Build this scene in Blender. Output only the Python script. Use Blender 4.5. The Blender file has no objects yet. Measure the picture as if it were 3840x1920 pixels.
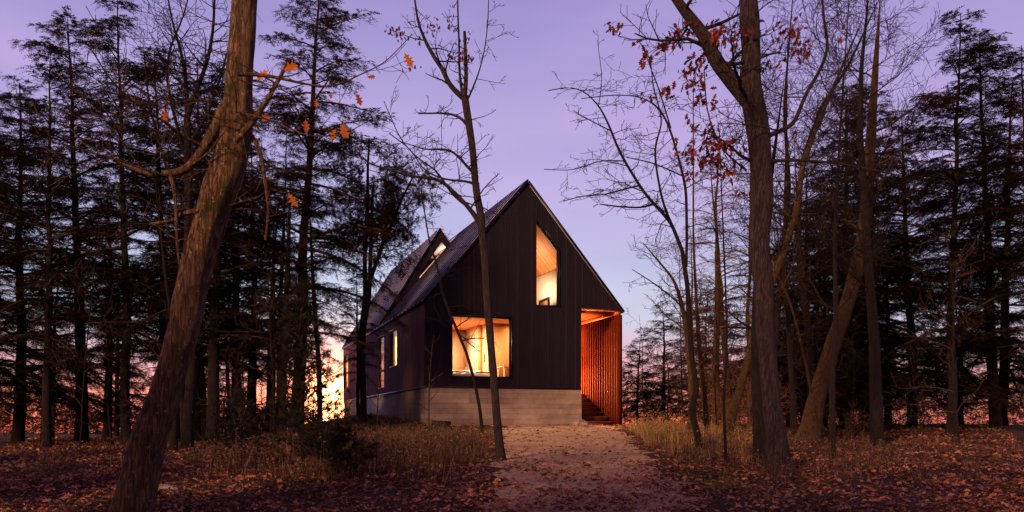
import bpy, math, random
import numpy as np
from mathutils import Vector, Matrix, noise
from mathutils.geometry import tessellate_polygon
R = math.radians
scene = bpy.context.scene
COL = scene.collection

# ------------------------------------------------------------------ camera
F = 3120.0; HZ = 1590.0; EYE = 1.6          # focal length and horizon row in 3840-px units
cam = bpy.data.cameras.new('camera'); cam_ob = bpy.data.objects.new('camera', cam); COL.objects.link(cam_ob)
cam_ob.location = (0, 0, EYE); cam_ob.rotation_euler = (R(90), 0, 0)
cam.sensor_width = 36; cam.lens = 36 * F / 3840; cam.shift_y = (HZ - 960) / 3840
cam.clip_end = 3000; cam.clip_start = .1
scene.camera = cam_ob
scene.view_settings.view_transform = 'Standard'; scene.view_settings.look = 'None'
scene.view_settings.exposure = 0; scene.view_settings.gamma = 1
scene.render.resolution_x = 1024; scene.render.resolution_y = 512
cy = scene.cycles
cy.use_denoising = True; cy.max_bounces = 6; cy.diffuse_bounces = 3; cy.glossy_bounces = 3
cy.transmission_bounces = 4; cy.transparent_max_bounces = 6; cy.sample_clamp_indirect = 4; cy.caustics_reflective = False; cy.caustics_refractive = False

def lin(r, g, b):
    f = lambda c: (c / 255 / 12.92) if c / 255 <= .04045 else ((c / 255 + .055) / 1.055) ** 2.4
    return (f(r), f(g), f(b), 1)

# ------------------------------------------------------------------ dusk sky
SUN_AZ = R(212)      # compass-like angle from +Y clockwise: where the low warm light comes from
SUN_EL = R(23)
GLOW_AZ = R(-12.6)   # the afterglow low behind the wood, left of the house
world = bpy.data.worlds.new('World'); scene.world = world; world.use_nodes = True
nt = world.node_tree; N = nt.nodes; LK = nt.links; N.clear()
def nd(t, **k):
    n = N.new(t)
    for a, v in k.items(): setattr(n, a, v)
    return n
def mth(op, a, b=None, clamp=False):
    n = nd('ShaderNodeMath', operation=op, use_clamp=clamp)
    for i, v in enumerate((a, b)):
        if v is None: continue
        if isinstance(v, (int, float)): n.inputs[i].default_value = v
        else: LK.new(v, n.inputs[i])
    return n.outputs[0]
tc = nd('ShaderNodeTexCoord'); sep = nd('ShaderNodeSeparateXYZ'); LK.new(tc.outputs['Generated'], sep.inputs[0])
ramp = nd('ShaderNodeValToRGB'); cr = ramp.color_ramp
stops = [(0.0, (238, 112, 84)), (.03, (240, 142, 120)), (.07, (224, 170, 182)), (.12, (205, 202, 224)), (.16, (196, 196, 226)),
         (.22, (188, 177, 222)), (.30, (184, 164, 218)), (.355, (181, 161, 218)), (.43, (162, 147, 208)), (.62, (128, 100, 160)), (1.0, (98, 70, 125))]
while len(cr.elements) < len(stops): cr.elements.new(.5)
for e, (p, c) in zip(cr.elements, stops): e.position = p; e.color = lin(*c)
LK.new(sep.outputs[2], ramp.inputs[0])
gd = (math.sin(GLOW_AZ), math.cos(GLOW_AZ), 0.018)
dot = nd('ShaderNodeVectorMath', operation='DOT_PRODUCT'); LK.new(tc.outputs['Generated'], dot.inputs[0]); dot.inputs[1].default_value = gd
dv = mth('MAXIMUM', dot.outputs['Value'], 0.0)
vert = mth('POWER', mth('SUBTRACT', 1.0, mth('ABSOLUTE', sep.outputs[2]), True), 9.0)
vert2 = mth('POWER', mth('SUBTRACT', 1.0, mth('ABSOLUTE', sep.outputs[2]), True), 26.0)
g1 = mth('MULTIPLY', mth('POWER', dv, 12.0), vert2)          # broad orange band along the horizon
g2 = mth('POWER', dv, 420.0)                               # white heart of the glow
g4 = mth('POWER', dv, 2200.0)                              # the sun itself, blurred by low air
g3 = mth('POWER', dv, 22.0)                                # pale lift of the whole sky round it
def colmul(fac, col):
    n = nd('ShaderNodeMix', data_type='RGBA', blend_type='MULTIPLY'); n.inputs[0].default_value = 1
    n.inputs[6].default_value = col; LK.new(fac, n.inputs[7]); return n.outputs[2]
def coladd(a, b):
    n = nd('ShaderNodeMix', data_type='RGBA', blend_type='ADD'); n.inputs[0].default_value = 1
    LK.new(a, n.inputs[6]); LK.new(b, n.inputs[7]); return n.outputs[2]
c = coladd(ramp.outputs[0], colmul(g1, (1.7, .14, -.06, 1)))
c = coladd(c, colmul(g2, (2.6, .80, .26, 1)))
c = coladd(c, colmul(g3, (.0, .10, .09, 1)))
c = coladd(c, colmul(g4, (10, 3.6, 1.3, 1)))
# soft long streaks of thin cloud
mp = nd('ShaderNodeMapping'); mp.inputs['Scale'].default_value = (1.5, 1.5, 7); mp.inputs['Rotation'].default_value = (0, R(14), 0)
LK.new(tc.outputs['Generated'], mp.inputs[0])
ns = nd('ShaderNodeTexNoise'); ns.inputs['Scale'].default_value = 1.6; ns.inputs['Detail'].default_value = 4; LK.new(mp.outputs[0], ns.inputs[0])
cl = mth('MULTIPLY', mth('SUBTRACT', ns.outputs[0], .45, True), .35)
c = coladd(c, colmul(cl, (1.0, .62, .85, 1)))
# the eastern sky behind the viewer: dusky rose
back = mth('MULTIPLY', mth('ADD', mth('MULTIPLY', sep.outputs[1], -1.6), .15, True), 1.0, True)
mxb = nd('ShaderNodeMix', data_type='RGBA'); LK.new(back, mxb.inputs[0]); LK.new(c, mxb.inputs[6]); mxb.inputs[7].default_value = lin(150, 92, 128); c = mxb.outputs[2]
bg1 = nd('ShaderNodeBackground'); bg1.inputs[1].default_value = .97; LK.new(c, bg1.inputs[0])
sky = nd('ShaderNodeTexSky', sky_type='NISHITA'); sky.sun_disc = False; sky.sun_elevation = SUN_EL; sky.sun_rotation = SUN_AZ
bg2 = nd('ShaderNodeBackground'); bg2.inputs[1].default_value = .006; LK.new(sky.outputs[0], bg2.inputs[0])
ad = nd('ShaderNodeAddShader'); LK.new(bg1.outputs[0], ad.inputs[0]); LK.new(bg2.outputs[0], ad.inputs[1])
out = nd('ShaderNodeOutputWorld'); LK.new(ad.outputs[0], out.inputs[0])

sun = bpy.data.lights.new('sun', 'SUN'); sun.energy = 5.0; sun.angle = R(9); sun.color = (1.0, .52, .27)
sun_ob = bpy.data.objects.new('sun', sun); COL.objects.link(sun_ob)
sd = Vector((math.sin(SUN_AZ) * math.cos(SUN_EL), math.cos(SUN_AZ) * math.cos(SUN_EL), math.sin(SUN_EL)))
sun_ob.rotation_euler = sd.to_track_quat('Z', 'Y').to_euler(); sun_ob.location = sd * 60

# ------------------------------------------------------------------ helpers
def at(px, py, Y):
    return Vector(((px - 1920) / F * Y, Y, EYE + (HZ - py) / F * Y))
def sm(a, b, x):
    t = np.clip((x - a) / (b - a), 0, 1); return t * t * (3 - 2 * t)
def gz(X, Y):
    """terrain height; works on arrays"""
    X = np.asarray(X, float); Y = np.asarray(Y, float)
    rel = -1.6 + .05 * np.clip(Y, -60, 30.5) + 0 * X
    back = np.maximum(Y - 30.5, 0)
    rel = rel - .06 * sm(0, 1, back / 20) - .30 * sm(36, 60, Y) * sm(4, 14, X)
    rel = rel - .52 * sm(-5.5, -10, X) * sm(16, 34, Y)                 # lower ground in the wood at left
    d = ((X + 5.0) * math.cos(.34) + (Y - 30) * math.sin(.34)) / 2.4; e = (-(X + 5.0) * math.sin(.34) + (Y - 30) * math.cos(.34))
    rel = rel + .44 * np.exp(-d * d) * sm(-3.5, 4.5, e) * (1 + .5 * sm(5, 18, e)) # bank against the long wall
    rel = rel + .10 * sm(2, 0, np.abs(X + 2.2)) * sm(12, 16, Y) * sm(27, 22, Y)
    rel = rel - 5.0 * sm(58, 120, Y) - 14 * sm(120, 400, Y)             # falls away to the shore
    mask = 1 - .8 * drive(X, Y)
    rel = rel + mask * .045 * (np.sin(X * 1.7 + .6 * Y) * np.cos(Y * 1.3 - .4 * X) + .5 * np.sin(3.9 * X + 1.1) * np.sin(3.1 * Y))
    return rel + EYE
def drive(X, Y):
    cx = 1.1 + .035 * (Y - 12); hw = 1.55 + .045 * (Y - 12)
    wob = .22 * np.sin(Y * 1.1) + .12 * np.sin(Y * 2.9 + 1)
    return sm(hw + .35, hw - .25, np.abs(X - cx - wob * .5)) * sm(32.4, 31.4, Y - .36 * (X - 1))
def g(X, Y): return float(gz(X, Y))

def link(ob, parent=None):
    COL.objects.link(ob)
    if parent is not None: ob.parent = parent
    return ob
def props(o, label=None, cat=None, group=None, kind=None):
    if label: o['label'] = label
    if cat: o['category'] = cat
    if group: o['group'] = group
    if kind: o['kind'] = kind
    return o
def empty(name, loc, label, cat, rz=0, group=None):
    o = bpy.data.objects.new(name, None); o.location = loc; o.rotation_euler = (0, 0, rz); o.empty_display_size = .2
    link(o); return props(o, label, cat, group)

class MB:
    """mesh collector"""
    def __init__(s): s.v = []; s.f = []; s.n = 0
    def add(s, v, f):
        v = np.asarray(v, float).reshape(-1, 3); f = np.asarray(f, int)
        s.v.append(v); s.f.append(f + s.n); s.n += len(v)
    def box(s, a, b):
        x0, y0, z0 = a; x1, y1, z1 = b
        v = [(x0,y0,z0),(x1,y0,z0),(x1,y1,z0),(x0,y1,z0),(x0,y0,z1),(x1,y0,z1),(x1,y1,z1),(x0,y1,z1)]
        s.add(v, [(0,3,2,1),(4,5,6,7),(0,1,5,4),(1,2,6,5),(2,3,7,6),(3,0,4,7)]); return s
    def hexa(s, v): s.add(v, [(0,3,2,1),(4,5,6,7),(0,1,5,4),(1,2,6,5),(2,3,7,6),(3,0,4,7)]); return s
    def tube(s, P, r, k=6, cap=True, rough=0, seed=0):
        P = np.asarray(P, float); n = len(P); r = np.broadcast_to(np.asarray(r, float), (n,))
        T = np.gradient(P, axis=0); T /= np.linalg.norm(T, axis=1)[:, None] + 1e-9
        ref = np.array([1., 0, 0]) if abs(T[:, 0].mean()) < .8 else np.array([0, 1., 0])
        A = np.cross(T, ref); A /= np.linalg.norm(A, axis=1)[:, None] + 1e-9; B = np.cross(T, A)
        th = np.arange(k) * 2 * math.pi / k
        rr = np.repeat(r[:, None], k, 1)
        if rough:
            for i in range(n):
                for j in range(k):
                    q = Vector((math.cos(th[j]) * 2.1, math.sin(th[j]) * 2.1, P[i][2] * 1.1 + seed))
                    q2 = Vector((math.cos(th[j]) * 7, math.sin(th[j]) * 7, P[i][2] * 3 + seed))
                    rr[i, j] *= 1 + rough * (noise.noise(q) * 1.3 + noise.noise(q2) * .8)
        V = P[:, None, :] + rr[:, :, None] * (np.cos(th)[None, :, None] * A[:, None, :] + np.sin(th)[None, :, None] * B[:, None, :])
        i = np.arange(n - 1)[:, None] * k; j = np.arange(k)[None, :]; j2 = (j + 1) % k
        Fq = np.stack([i + j, i + j2, i + k + j2, i + k + j], -1).reshape(-1, 4)
        base = s.n; s.add(V.reshape(-1, 3), Fq)
        if cap and k > 3:
            s.f.append(np.array([list(range(base, base + k))])); s.f.append(np.array([list(range(base + (n - 1) * k, base + n * k))[::-1]]))
        return s
    def mesh(s, name, mat, smooth=False):
        me = bpy.data.meshes.new(name)
        V = np.concatenate(s.v) if s.v else np.zeros((0, 3))
        loops = np.concatenate([a.ravel() for a in s.f]); cnt = np.concatenate([np.full(len(a), a.shape[1]) for a in s.f])
        me.vertices.add(len(V)); me.vertices.foreach_set('co', V.astype(np.float32).ravel())
        me.loops.add(len(loops)); me.loops.foreach_set('vertex_index', loops.astype(np.int32))
        st = np.concatenate([[0], np.cumsum(cnt)[:-1]]); me.polygons.add(len(cnt)); me.polygons.foreach_set('loop_start', st.astype(np.int32))
        me.polygons.foreach_set('loop_total', cnt.astype(np.int32))
        if smooth: me.polygons.foreach_set('use_smooth', np.ones(len(cnt), bool))
        me.update(calc_edges=True); me.validate(); me.materials.append(mat); return me
    def build(s, name, mat, parent=None, smooth=False, bevel=0):
        o = link(bpy.data.objects.new(name, s.mesh(name, mat, smooth)), parent)
        if bevel:
            m = o.modifiers.new('bevel', 'BEVEL'); m.width = bevel; m.segments = 2; m.limit_method = 'ANGLE'
        return o
def local(o, parent):
    """mesh written in world coordinates goes under a located Empty"""
    o.matrix_parent_inverse = Matrix.Translation(-Vector(parent.location)); return o

# ------------------------------------------------------------------ materials
def mat(name, col, rough=.8, metal=0, spec=.3, fn=None, trans=0):
    m = bpy.data.materials.new(name); m.use_nodes = True; t = m.node_tree; b = t.nodes['Principled BSDF']
    b.inputs['Base Color'].default_value = (*col[:3], 1); b.inputs['Roughness'].default_value = rough
    b.inputs['Metallic'].default_value = metal; b.inputs['Specular IOR Level'].default_value = spec
    if fn: fn(t, b)
    if trans:
        o = t.nodes['Material Output']; tr = t.nodes.new('ShaderNodeBsdfTranslucent'); mx = t.nodes.new('ShaderNodeMixShader'); mx.inputs[0].default_value = trans
        src = b.inputs['Base Color'].links[0].from_socket if b.inputs['Base Color'].links else None
        if src: t.links.new(src, tr.inputs[0])
        else: tr.inputs[0].default_value = (*col[:3], 1)
        t.links.new(b.outputs[0], mx.inputs[1]); t.links.new(tr.outputs[0], mx.inputs[2]); t.links.new(mx.outputs[0], o.inputs[0])
    return m
def coords(t, scale=(1, 1, 1), rot=(0, 0, 0), kind='Object'):
    c = t.nodes.new('ShaderNodeTexCoord'); m = t.nodes.new('ShaderNodeMapping'); m.inputs['Scale'].default_value = scale; m.inputs['Rotation'].default_value = rot
    t.links.new(c.outputs[kind], m.inputs[0]); return m.outputs[0]
def noi(t, vec, scale, detail=5, rough=.6):
    n = t.nodes.new('ShaderNodeTexNoise'); n.inputs['Scale'].default_value = scale; n.inputs['Detail'].default_value = detail; n.inputs['Roughness'].default_value = rough
    if vec is not None: t.links.new(vec, n.inputs[0])
    return n.outputs[0]
def rmp(t, src, stops):
    r = t.nodes.new('ShaderNodeValToRGB'); e = r.color_ramp.elements
    while len(e) < len(stops): e.new(.5)
    for x, (p, c) in zip(e, stops): x.position = p; x.color = (*c[:3], 1)
    t.links.new(src, r.inputs[0]); return r.outputs[0]
def bump(t, b, src, strength, dist=.02):
    n = t.nodes.new('ShaderNodeBump'); n.inputs['Strength'].default_value = strength; n.inputs['Distance'].default_value = dist
    t.links.new(src, n.inputs['Height']); t.links.new(n.outputs[0], b.inputs['Normal'])
def mixc(t, fac, a, b, mode='MIX'):
    n = t.nodes.new('ShaderNodeMix'); n.data_type = 'RGBA'; n.blend_type = mode
    if isinstance(fac, (int, float)): n.inputs[0].default_value = fac
    else: t.links.new(fac, n.inputs[0])
    for k, v in ((6, a), (7, b)):
        if isinstance(v, tuple): n.inputs[k].default_value = (*v[:3], 1)
        else: t.links.new(v, n.inputs[k])
    return n.outputs[2]
def island(t):
    return t.nodes.new('ShaderNodeNewGeometry').outputs['Random Per Island']

def bark_fn(dark, lite, moss=None, sc=1.0, lichen=None):
    def fn(t, b):
        v = coords(t, (1, 1, .13)); n1 = noi(t, v, 24 * sc, 8, .75)
        wv_ = t.nodes.new('ShaderNodeVectorMath'); wv_.operation = 'MULTIPLY_ADD'; t.links.new(n1, wv_.inputs[0]); wv_.inputs[1].default_value = (.16, -.13, .10); t.links.new(v, wv_.inputs[2]); v = wv_.outputs[0]
        v2 = coords(t); n2 = noi(t, v2, 3.2, 4)
        vo = t.nodes.new('ShaderNodeTexVoronoi'); vo.feature = 'DISTANCE_TO_EDGE'; vo.inputs['Scale'].default_value = 24 * sc; t.links.new(v, vo.inputs[0])
        c = rmp(t, n1, [(.32, dark), (.68, lite)])
        cr_ = rmp(t, vo.outputs[0], [(0, (.5, .5, .5)), (.10, (1, 1, 1))]); c = mixc(t, 1.0, c, cr_, 'MULTIPLY')
        if moss: c = mixc(t, rmp(t, n2, [(.56, (0, 0, 0)), (.66, (1, 1, 1))]), c, moss)
        if lichen:
            n3 = noi(t, v2, 14, 4); c = mixc(t, rmp(t, n3, [(.62, (0, 0, 0)), (.68, (.8, .8, .8))]), c, lichen)
        t.links.new(c, b.inputs['Base Color'])
        h = t.nodes.new('ShaderNodeMath'); h.operation = 'ADD'; t.links.new(n1, h.inputs[0]); t.links.new(cr_, h.inputs[1]); bump(t, b, h.outputs[0], 1, .06)
    return fn
M = {}
M['bark_big'] = mat('mossy_oak_bark', (.1, .07, .05), .95, fn=bark_fn((.022, .012, .009), (.33, .20, .115), moss=(.08, .07, .014), lichen=(.36, .30, .20), sc=1.0))
M['bark_grey'] = mat('grey_bark', (.1, .07, .06), .95, fn=bark_fn((.010, .007, .009), (.085, .058, .066), sc=1.3))
M['bark_dark'] = mat('dark_bark', (.05, .03, .03), .95, fn=bark_fn((.008, .005, .006), (.030, .018, .020), sc=1.2))
M['bark_tan'] = mat('tan_bark', (.16, .1, .05), .95, fn=bark_fn((.04, .022, .013), (.155, .095, .045), moss=(.06, .05, .013), sc=1.4))
M['twig'] = mat('twig_bark', (.035, .02, .02), .9)
M['twig_tan'] = mat('tan_twig_bark', (.17, .10, .055), .9)
def fol(name, a, b_, tr=.35):
    def fn(t, b): t.links.new(rmp(t, island(t), [(0, a), (1, b_)]), b.inputs['Base Color'])
    return mat(name, a, .75, fn=fn, trans=tr, spec=.15)
M['hemlock'] = fol('hemlock_needles', (.018, .013, .010), (.052, .034, .022))
M['hemlock_brown'] = fol('brown_green_needles', (.026, .020, .012), (.085, .048, .028))
M['pine'] = fol('pine_needles', (.014, .017, .010), (.036, .034, .022))
M['larch'] = fol('rusty_needles', (.12, .055, .03), (.24, .11, .06))
def leafcol(name, cols, tr=.4):
    def fn(t, b): t.links.new(rmp(t, island(t), cols), b.inputs['Base Color'])
    return mat(name, cols[0][1], .7, fn=fn, trans=tr, spec=.2)
M['redleaf'] = leafcol('red_oak_leaf', [(0, (.045, .009, .008)), (.5, (.12, .018, .014)), (1, (.25, .036, .022))])
M['orangeleaf'] = leafcol('orange_oak_leaf', [(0, (.75, .17, .02)), (1, (.9, .30, .04))], .5)
def litter_fn(t, b):
    c = rmp(t, island(t), LITTER); v = coords(t)
    c = mixc(t, .9, c, rmp(t, noi(t, v, .9, 5, .6), [(.34, (.38, .34, .34)), (.5, (.95, .9, .85)), (.68, (1.5, 1.35, 1.1))]), 'MULTIPLY'); t.links.new(c, b.inputs['Base Color'])
LITTER = [(0, (.05, .018, .015)), (.3, (.16, .055, .04)), (.55, (.30, .13, .085)), (.75, (.42, .25, .17)), (.9, (.50, .20, .06)), (1, (.22, .17, .10))]
M['litter'] = mat('mixed_fallen_leaf', (.3, .1, .08), .6, fn=litter_fn, trans=.15, spec=.3)
M['litter_plain'] = leafcol('fallen_leaf', [(0, (.06, .02, .017)), (.3, (.17, .06, .045)), (.6, (.33, .145, .10)), (.85, (.50, .27, .18)), (1, (.60, .25, .08))], .15)
M['grass'] = leafcol('dry_grass', [(0, (.10, .085, .028)), (.5, (.28, .185, .07)), (1, (.48, .33, .14))], .3)
M['olive'] = leafcol('olive_dry_grass', [(0, (.035, .035, .012)), (.5, (.10, .07, .03)), (1, (.24, .15, .07))], .3)
M['weed'] = leafcol('dead_weed', [(0, (.04, .018, .012)), (.6, (.10, .055, .038)), (1, (.22, .14, .10))], .2)
M['greenplant'] = leafcol('green_plant', [(0, (.04, .07, .01)), (1, (.16, .20, .03))], .3)

def ground_fn(t, b):
    v = coords(t); n1 = noi(t, v, 9, 8, .75); n2 = noi(t, v, .6, 4); n3 = noi(t, v, 34, 6, .7)
    c = rmp(t, n1, [(.3, (.012, .004, .005)), (.5, (.036, .013, .012)), (.7, (.085, .034, .028))])
    c = mixc(t, rmp(t, n2, [(.5, (0, 0, 0)), (.68, (.6, .6, .6))]), c, (.045, .042, .014))
    c = mixc(t, .5, c, rmp(t, n3, [(.3, (.2, .2, .2)), (.7, (1.6, 1.5, 1.4))]), 'MULTIPLY')
    t.links.new(c, b.inputs['Base Color']); bump(t, b, n3, 1, .05)
M['ground'] = mat('leafy_forest_floor', (.06, .03, .02), .95, fn=ground_fn)
def gravel_fn(t, b):
    v = coords(t); n1 = noi(t, v, 26, 9, .85); n2 = noi(t, v, 1.3, 7, .7); n3 = noi(t, v, 90, 4, .85)
    c = rmp(t, n1, [(.28, (.22, .145, .09)), (.5, (.52, .37, .245)), (.72, (.76, .59, .42))])
    c = mixc(t, .55, c, rmp(t, n2, [(.35, (.4, .35, .36)), (.65, (1.3, 1.25, 1.2))]), 'MULTIPLY')
    c = mixc(t, .8, c, rmp(t, n3, [(.35, (.4, .4, .4)), (.65, (1.5, 1.5, 1.5))]), 'MULTIPLY')
    t.links.new(c, b.inputs['Base Color']); bump(t, b, n1, 1, .06)
M['gravel'] = mat('fine_gravel', (.2, .15, .12), .95, fn=gravel_fn)

def siding_fn(axis, k=1.0, tint=(1, 1, 1)):
    def fn(t, b):
        c0 = t.nodes.new('ShaderNodeTexCoord'); s = t.nodes.new('ShaderNodeSeparateXYZ'); t.links.new(c0.outputs['Object'], s.inputs[0])
        a = s.outputs[axis]
        def m_(op, x, y=None):
            n = t.nodes.new('ShaderNodeMath'); n.operation = op
            for i, q in enumerate((x, y)):
                if q is None: continue
                if isinstance(q, (int, float)): n.inputs[i].default_value = q
                else: t.links.new(q, n.inputs[i])
            return n.outputs[0]
        w = m_('DIVIDE', a, .095); fr = m_('FRACT', w); idx = m_('FLOOR', w)
        wn = t.nodes.new('ShaderNodeTexWhiteNoise'); wn.noise_dimensions = '1D'; t.links.new(idx, wn.inputs['W'])
        groove = m_('GREATER_THAN', m_('ABSOLUTE', m_('SUBTRACT', fr, .5)), .44)
        v = coords(t, (1, 1, .05)); n = noi(t, v, 26, 6, .7)
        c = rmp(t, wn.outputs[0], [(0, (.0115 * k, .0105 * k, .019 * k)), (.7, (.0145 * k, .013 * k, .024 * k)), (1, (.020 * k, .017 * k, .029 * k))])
        c = mixc(t, .8, c, rmp(t, n, [(.3, (.5, .5, .5)), (.7, (1.6, 1.5, 1.5))]), 'MULTIPLY')
        # a few weathered streaks
        n2 = noi(t, coords(t, (1, 1, .04)), 9, 5, .8); c = mixc(t, rmp(t, n2, [(.64, (0, 0, 0)), (.76, (.28, .28, .28))]), c, (.05, .036, .042))
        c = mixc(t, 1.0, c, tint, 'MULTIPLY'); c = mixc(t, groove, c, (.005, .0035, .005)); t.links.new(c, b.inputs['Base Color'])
        h = m_('SUBTRACT', m_('ADD', m_('MULTIPLY', n, .25), m_('MULTIPLY', wn.outputs[0], .5)), groove); bump(t, b, h, .8, .012)
    return fn
M['siding_u'] = mat('charred_board_siding', (.02, .014, .018), .75, spec=.12, fn=siding_fn(0))
M['siding_v'] = mat('charred_board_siding_side_lit', (.02, .014, .018), .85, spec=.06, fn=siding_fn(1, 7.5, (1.35, .72, .60)))  # same boards as the front; this side's brighter, redder light painted into the base
M['roof'] = mat('sky_toned_roof_metal', (.44, .47, .70), .40, .35, .5)  # roof pans: the sky's reflection is painted into the lilac base
M['seam'] = mat('shaded_seam_metal', (.012, .009, .014), .5, .3)  # same metal as the pans; shade on the rib fronts put into the colour
M['trim'] = mat('black_metal_trim', (.02, .018, .022), .35, .6)
M['flash'] = mat('bright_metal_flashing', (.6, .56, .6), .3, .9)
def conc_fn(rot):
    def fn(t, b):
        v = coords(t, (1, 1, 1), rot)
        br = t.nodes.new('ShaderNodeTexBrick'); br.offset = .37; br.offset_frequency = 2; br.squash = 1.6; br.squash_frequency = 3
        for k, q in (('Scale', 1.0), ('Mortar Size', .006), ('Mortar Smooth', .4), ('Bias', 0), ('Brick Width', 1.7), ('Row Height', .19)): br.inputs[k].default_value = q
        br.inputs['Color1'].default_value = (.25, .205, .185, 1); br.inputs['Color2'].default_value = (.34, .285, .255, 1); br.inputs['Mortar'].default_value = (.15, .125, .12, 1)
        t.links.new(v, br.inputs[0])
        n = noi(t, coords(t), 2.2, 7, .7); n2 = noi(t, coords(t, (.3, .3, 3)), 18, 5, .7)
        c = mixc(t, .7, br.outputs[0], rmp(t, n, [(.3, (.6, .58, .6)), (.7, (1.3, 1.3, 1.25))]), 'MULTIPLY')
        c = mixc(t, .5, c, rmp(t, n2, [(.3, (.7, .7, .7)), (.7, (1.25, 1.25, 1.25))]), 'MULTIPLY')
        t.links.new(c, b.inputs['Base Color'])
        h = t.nodes.new('ShaderNodeMath'); h.operation = 'ADD'; t.links.new(br.outputs[0], h.inputs[0]); t.links.new(n2, h.inputs[1]); bump(t, b, h.outputs[0], .5, .02)
    return fn
M['conc_front'] = mat('board_formed_concrete', (.18, .17, .17), .85, fn=conc_fn((R(90), 0, 0)))
M['conc_side'] = mat('board_formed_concrete_side', (.18, .17, .17), .85, fn=conc_fn((R(90), R(90), 0)))
def wood_fn(a, b_, axis_scale, sc=8, planks=None):
    def fn(t, b):
        n = noi(t, coords(t, axis_scale), sc, 6, .6); c = rmp(t, n, [(.3, a), (.7, b_)])
        if planks:
            ax, w = planks; c0 = t.nodes.new('ShaderNodeTexCoord'); s = t.nodes.new('ShaderNodeSeparateXYZ'); t.links.new(c0.outputs['Object'], s.inputs[0])
            d = t.nodes.new('ShaderNodeMath'); d.operation = 'DIVIDE'; t.links.new(s.outputs[ax], d.inputs[0]); d.inputs[1].default_value = w
            fr = t.nodes.new('ShaderNodeMath'); fr.operation = 'FRACT'; t.links.new(d.outputs[0], fr.inputs[0])
            fl = t.nodes.new('ShaderNodeMath'); fl.operation = 'FLOOR'; t.links.new(d.outputs[0], fl.inputs[0])
            wn = t.nodes.new('ShaderNodeTexWhiteNoise'); wn.noise_dimensions = '1D'; t.links.new(fl.outputs[0], wn.inputs['W'])
            c = mixc(t, .8, c, rmp(t, wn.outputs[0], [(0, (.62, .55, .5)), (1, (1.15, 1.1, 1.05))]), 'MULTIPLY')
            c = mixc(t, rmp(t, fr.outputs[0], [(.0, (1, 1, 1)), (.10, (0, 0, 0))]), c, tuple(.3 * q for q in a))
        t.links.new(c, b.inputs['Base Color'])
    return fn
M['ply'] = mat('pale_plywood', (.6, .4, .22), .6, fn=wood_fn((.56, .34, .19), (.70, .46, .28), (1, 1, .15), 5))
M['ply_dark'] = mat('honey_plywood', (.55, .3, .13), .6, fn=wood_fn((.38, .155, .05), (.50, .23, .085), (1, 1, .15), 5))
M['ceil_wood'] = mat('fir_board_ceiling', (.55, .3, .13), .55, fn=wood_fn((.28, .11, .038), (.46, .21, .08), (.2, 3, .2), 5, (1, .15)))
M['soffit_wood'] = mat('cedar_board_soffit', (.5, .2, .08), .55, fn=wood_fn((.48, .12, .03), (.66, .20, .06), (4, .4, 1), 5, (0, .14)))
M['cedar'] = mat('red_cedar_slat', (.35, .10, .045), .85, spec=.04, fn=wood_fn((.060, .008, .0035), (.125, .019, .0065), (3, 3, .3), 6))
M['stair_wood'] = mat('red_cedar_tread', (.2, .07, .04), .65, fn=wood_fn((.075, .022, .014), (.14, .04, .022), (.4, 3, 3), 7))
M['white'] = mat('white_plaster', (.75, .72, .66), .8)
M['cab'] = mat('cream_cabinet_paint', (.46, .34, .21), .5)
M['door'] = mat('grey_door_paint', (.30, .24, .19), .5)
M['linen'] = mat('white_bed_linen', (.72, .62, .52), .9, fn=lambda t, b: bump(t, b, noi(t, coords(t, (1, 3, 1)), 3, 3), 1, .1))
M['teal'] = mat('teal_shell_plastic', (.10, .26, .22), .4)
M['steel'] = mat('brushed_steel', (.4, .38, .36), .35, .9)
M['curtain'] = mat('yellow_linen_curtain', (.8, .55, .18), .8, trans=.75)
def glass(name):
    m = bpy.data.materials.new(name); m.use_nodes = True; t = m.node_tree; t.nodes.clear()
    o = t.nodes.new('ShaderNodeOutputMaterial'); tr = t.nodes.new('ShaderNodeBsdfTransparent'); gl = t.nodes.new('ShaderNodeBsdfGlossy'); gl.inputs['Roughness'].default_value = .02
    fr = t.nodes.new('ShaderNodeFresnel'); fr.inputs[0].default_value = 1.45; mx = t.nodes.new('ShaderNodeMixShader')
    fm_ = t.nodes.new('ShaderNodeMath'); fm_.operation = 'MULTIPLY'; fm_.inputs[1].default_value = .35; t.links.new(fr.outputs[0], fm_.inputs[0]); t.links.new(fm_.outputs[0], mx.inputs[0]); t.links.new(tr.outputs[0], mx.inputs[1]); t.links.new(gl.outputs[0], mx.inputs[2]); t.links.new(mx.outputs[0], o.inputs[0]); return m
M['glass'] = glass('window_glass')
def emis(name, col, s):
    m = bpy.data.materials.new(name); m.use_nodes = True; b = m.node_tree.nodes['Principled BSDF']
    b.inputs['Base Color'].default_value = (*col, 1); b.inputs['Emission Color'].default_value = (*col, 1); b.inputs['Emission Strength'].default_value = s; return m
M['lamp'] = emis('lamp_diffuser', (1.0, .72, .42), 14)
M['rock'] = mat('pale_rock', (.3, .24, .22), .9, fn=lambda t, b: (t.links.new(rmp(t, noi(t, coords(t), 7, 8, .7), [(.35, (.10, .075, .07)), (.65, (.42, .33, .30))]), b.inputs['Base Color']), bump(t, b, noi(t, coords(t), 10, 8), 1, .05)))
M['stump'] = mat('stump_wood', (.05, .04, .02), .95, fn=bark_fn((.018, .012, .008), (.06, .045, .02), moss=(.05, .055, .012)))

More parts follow.
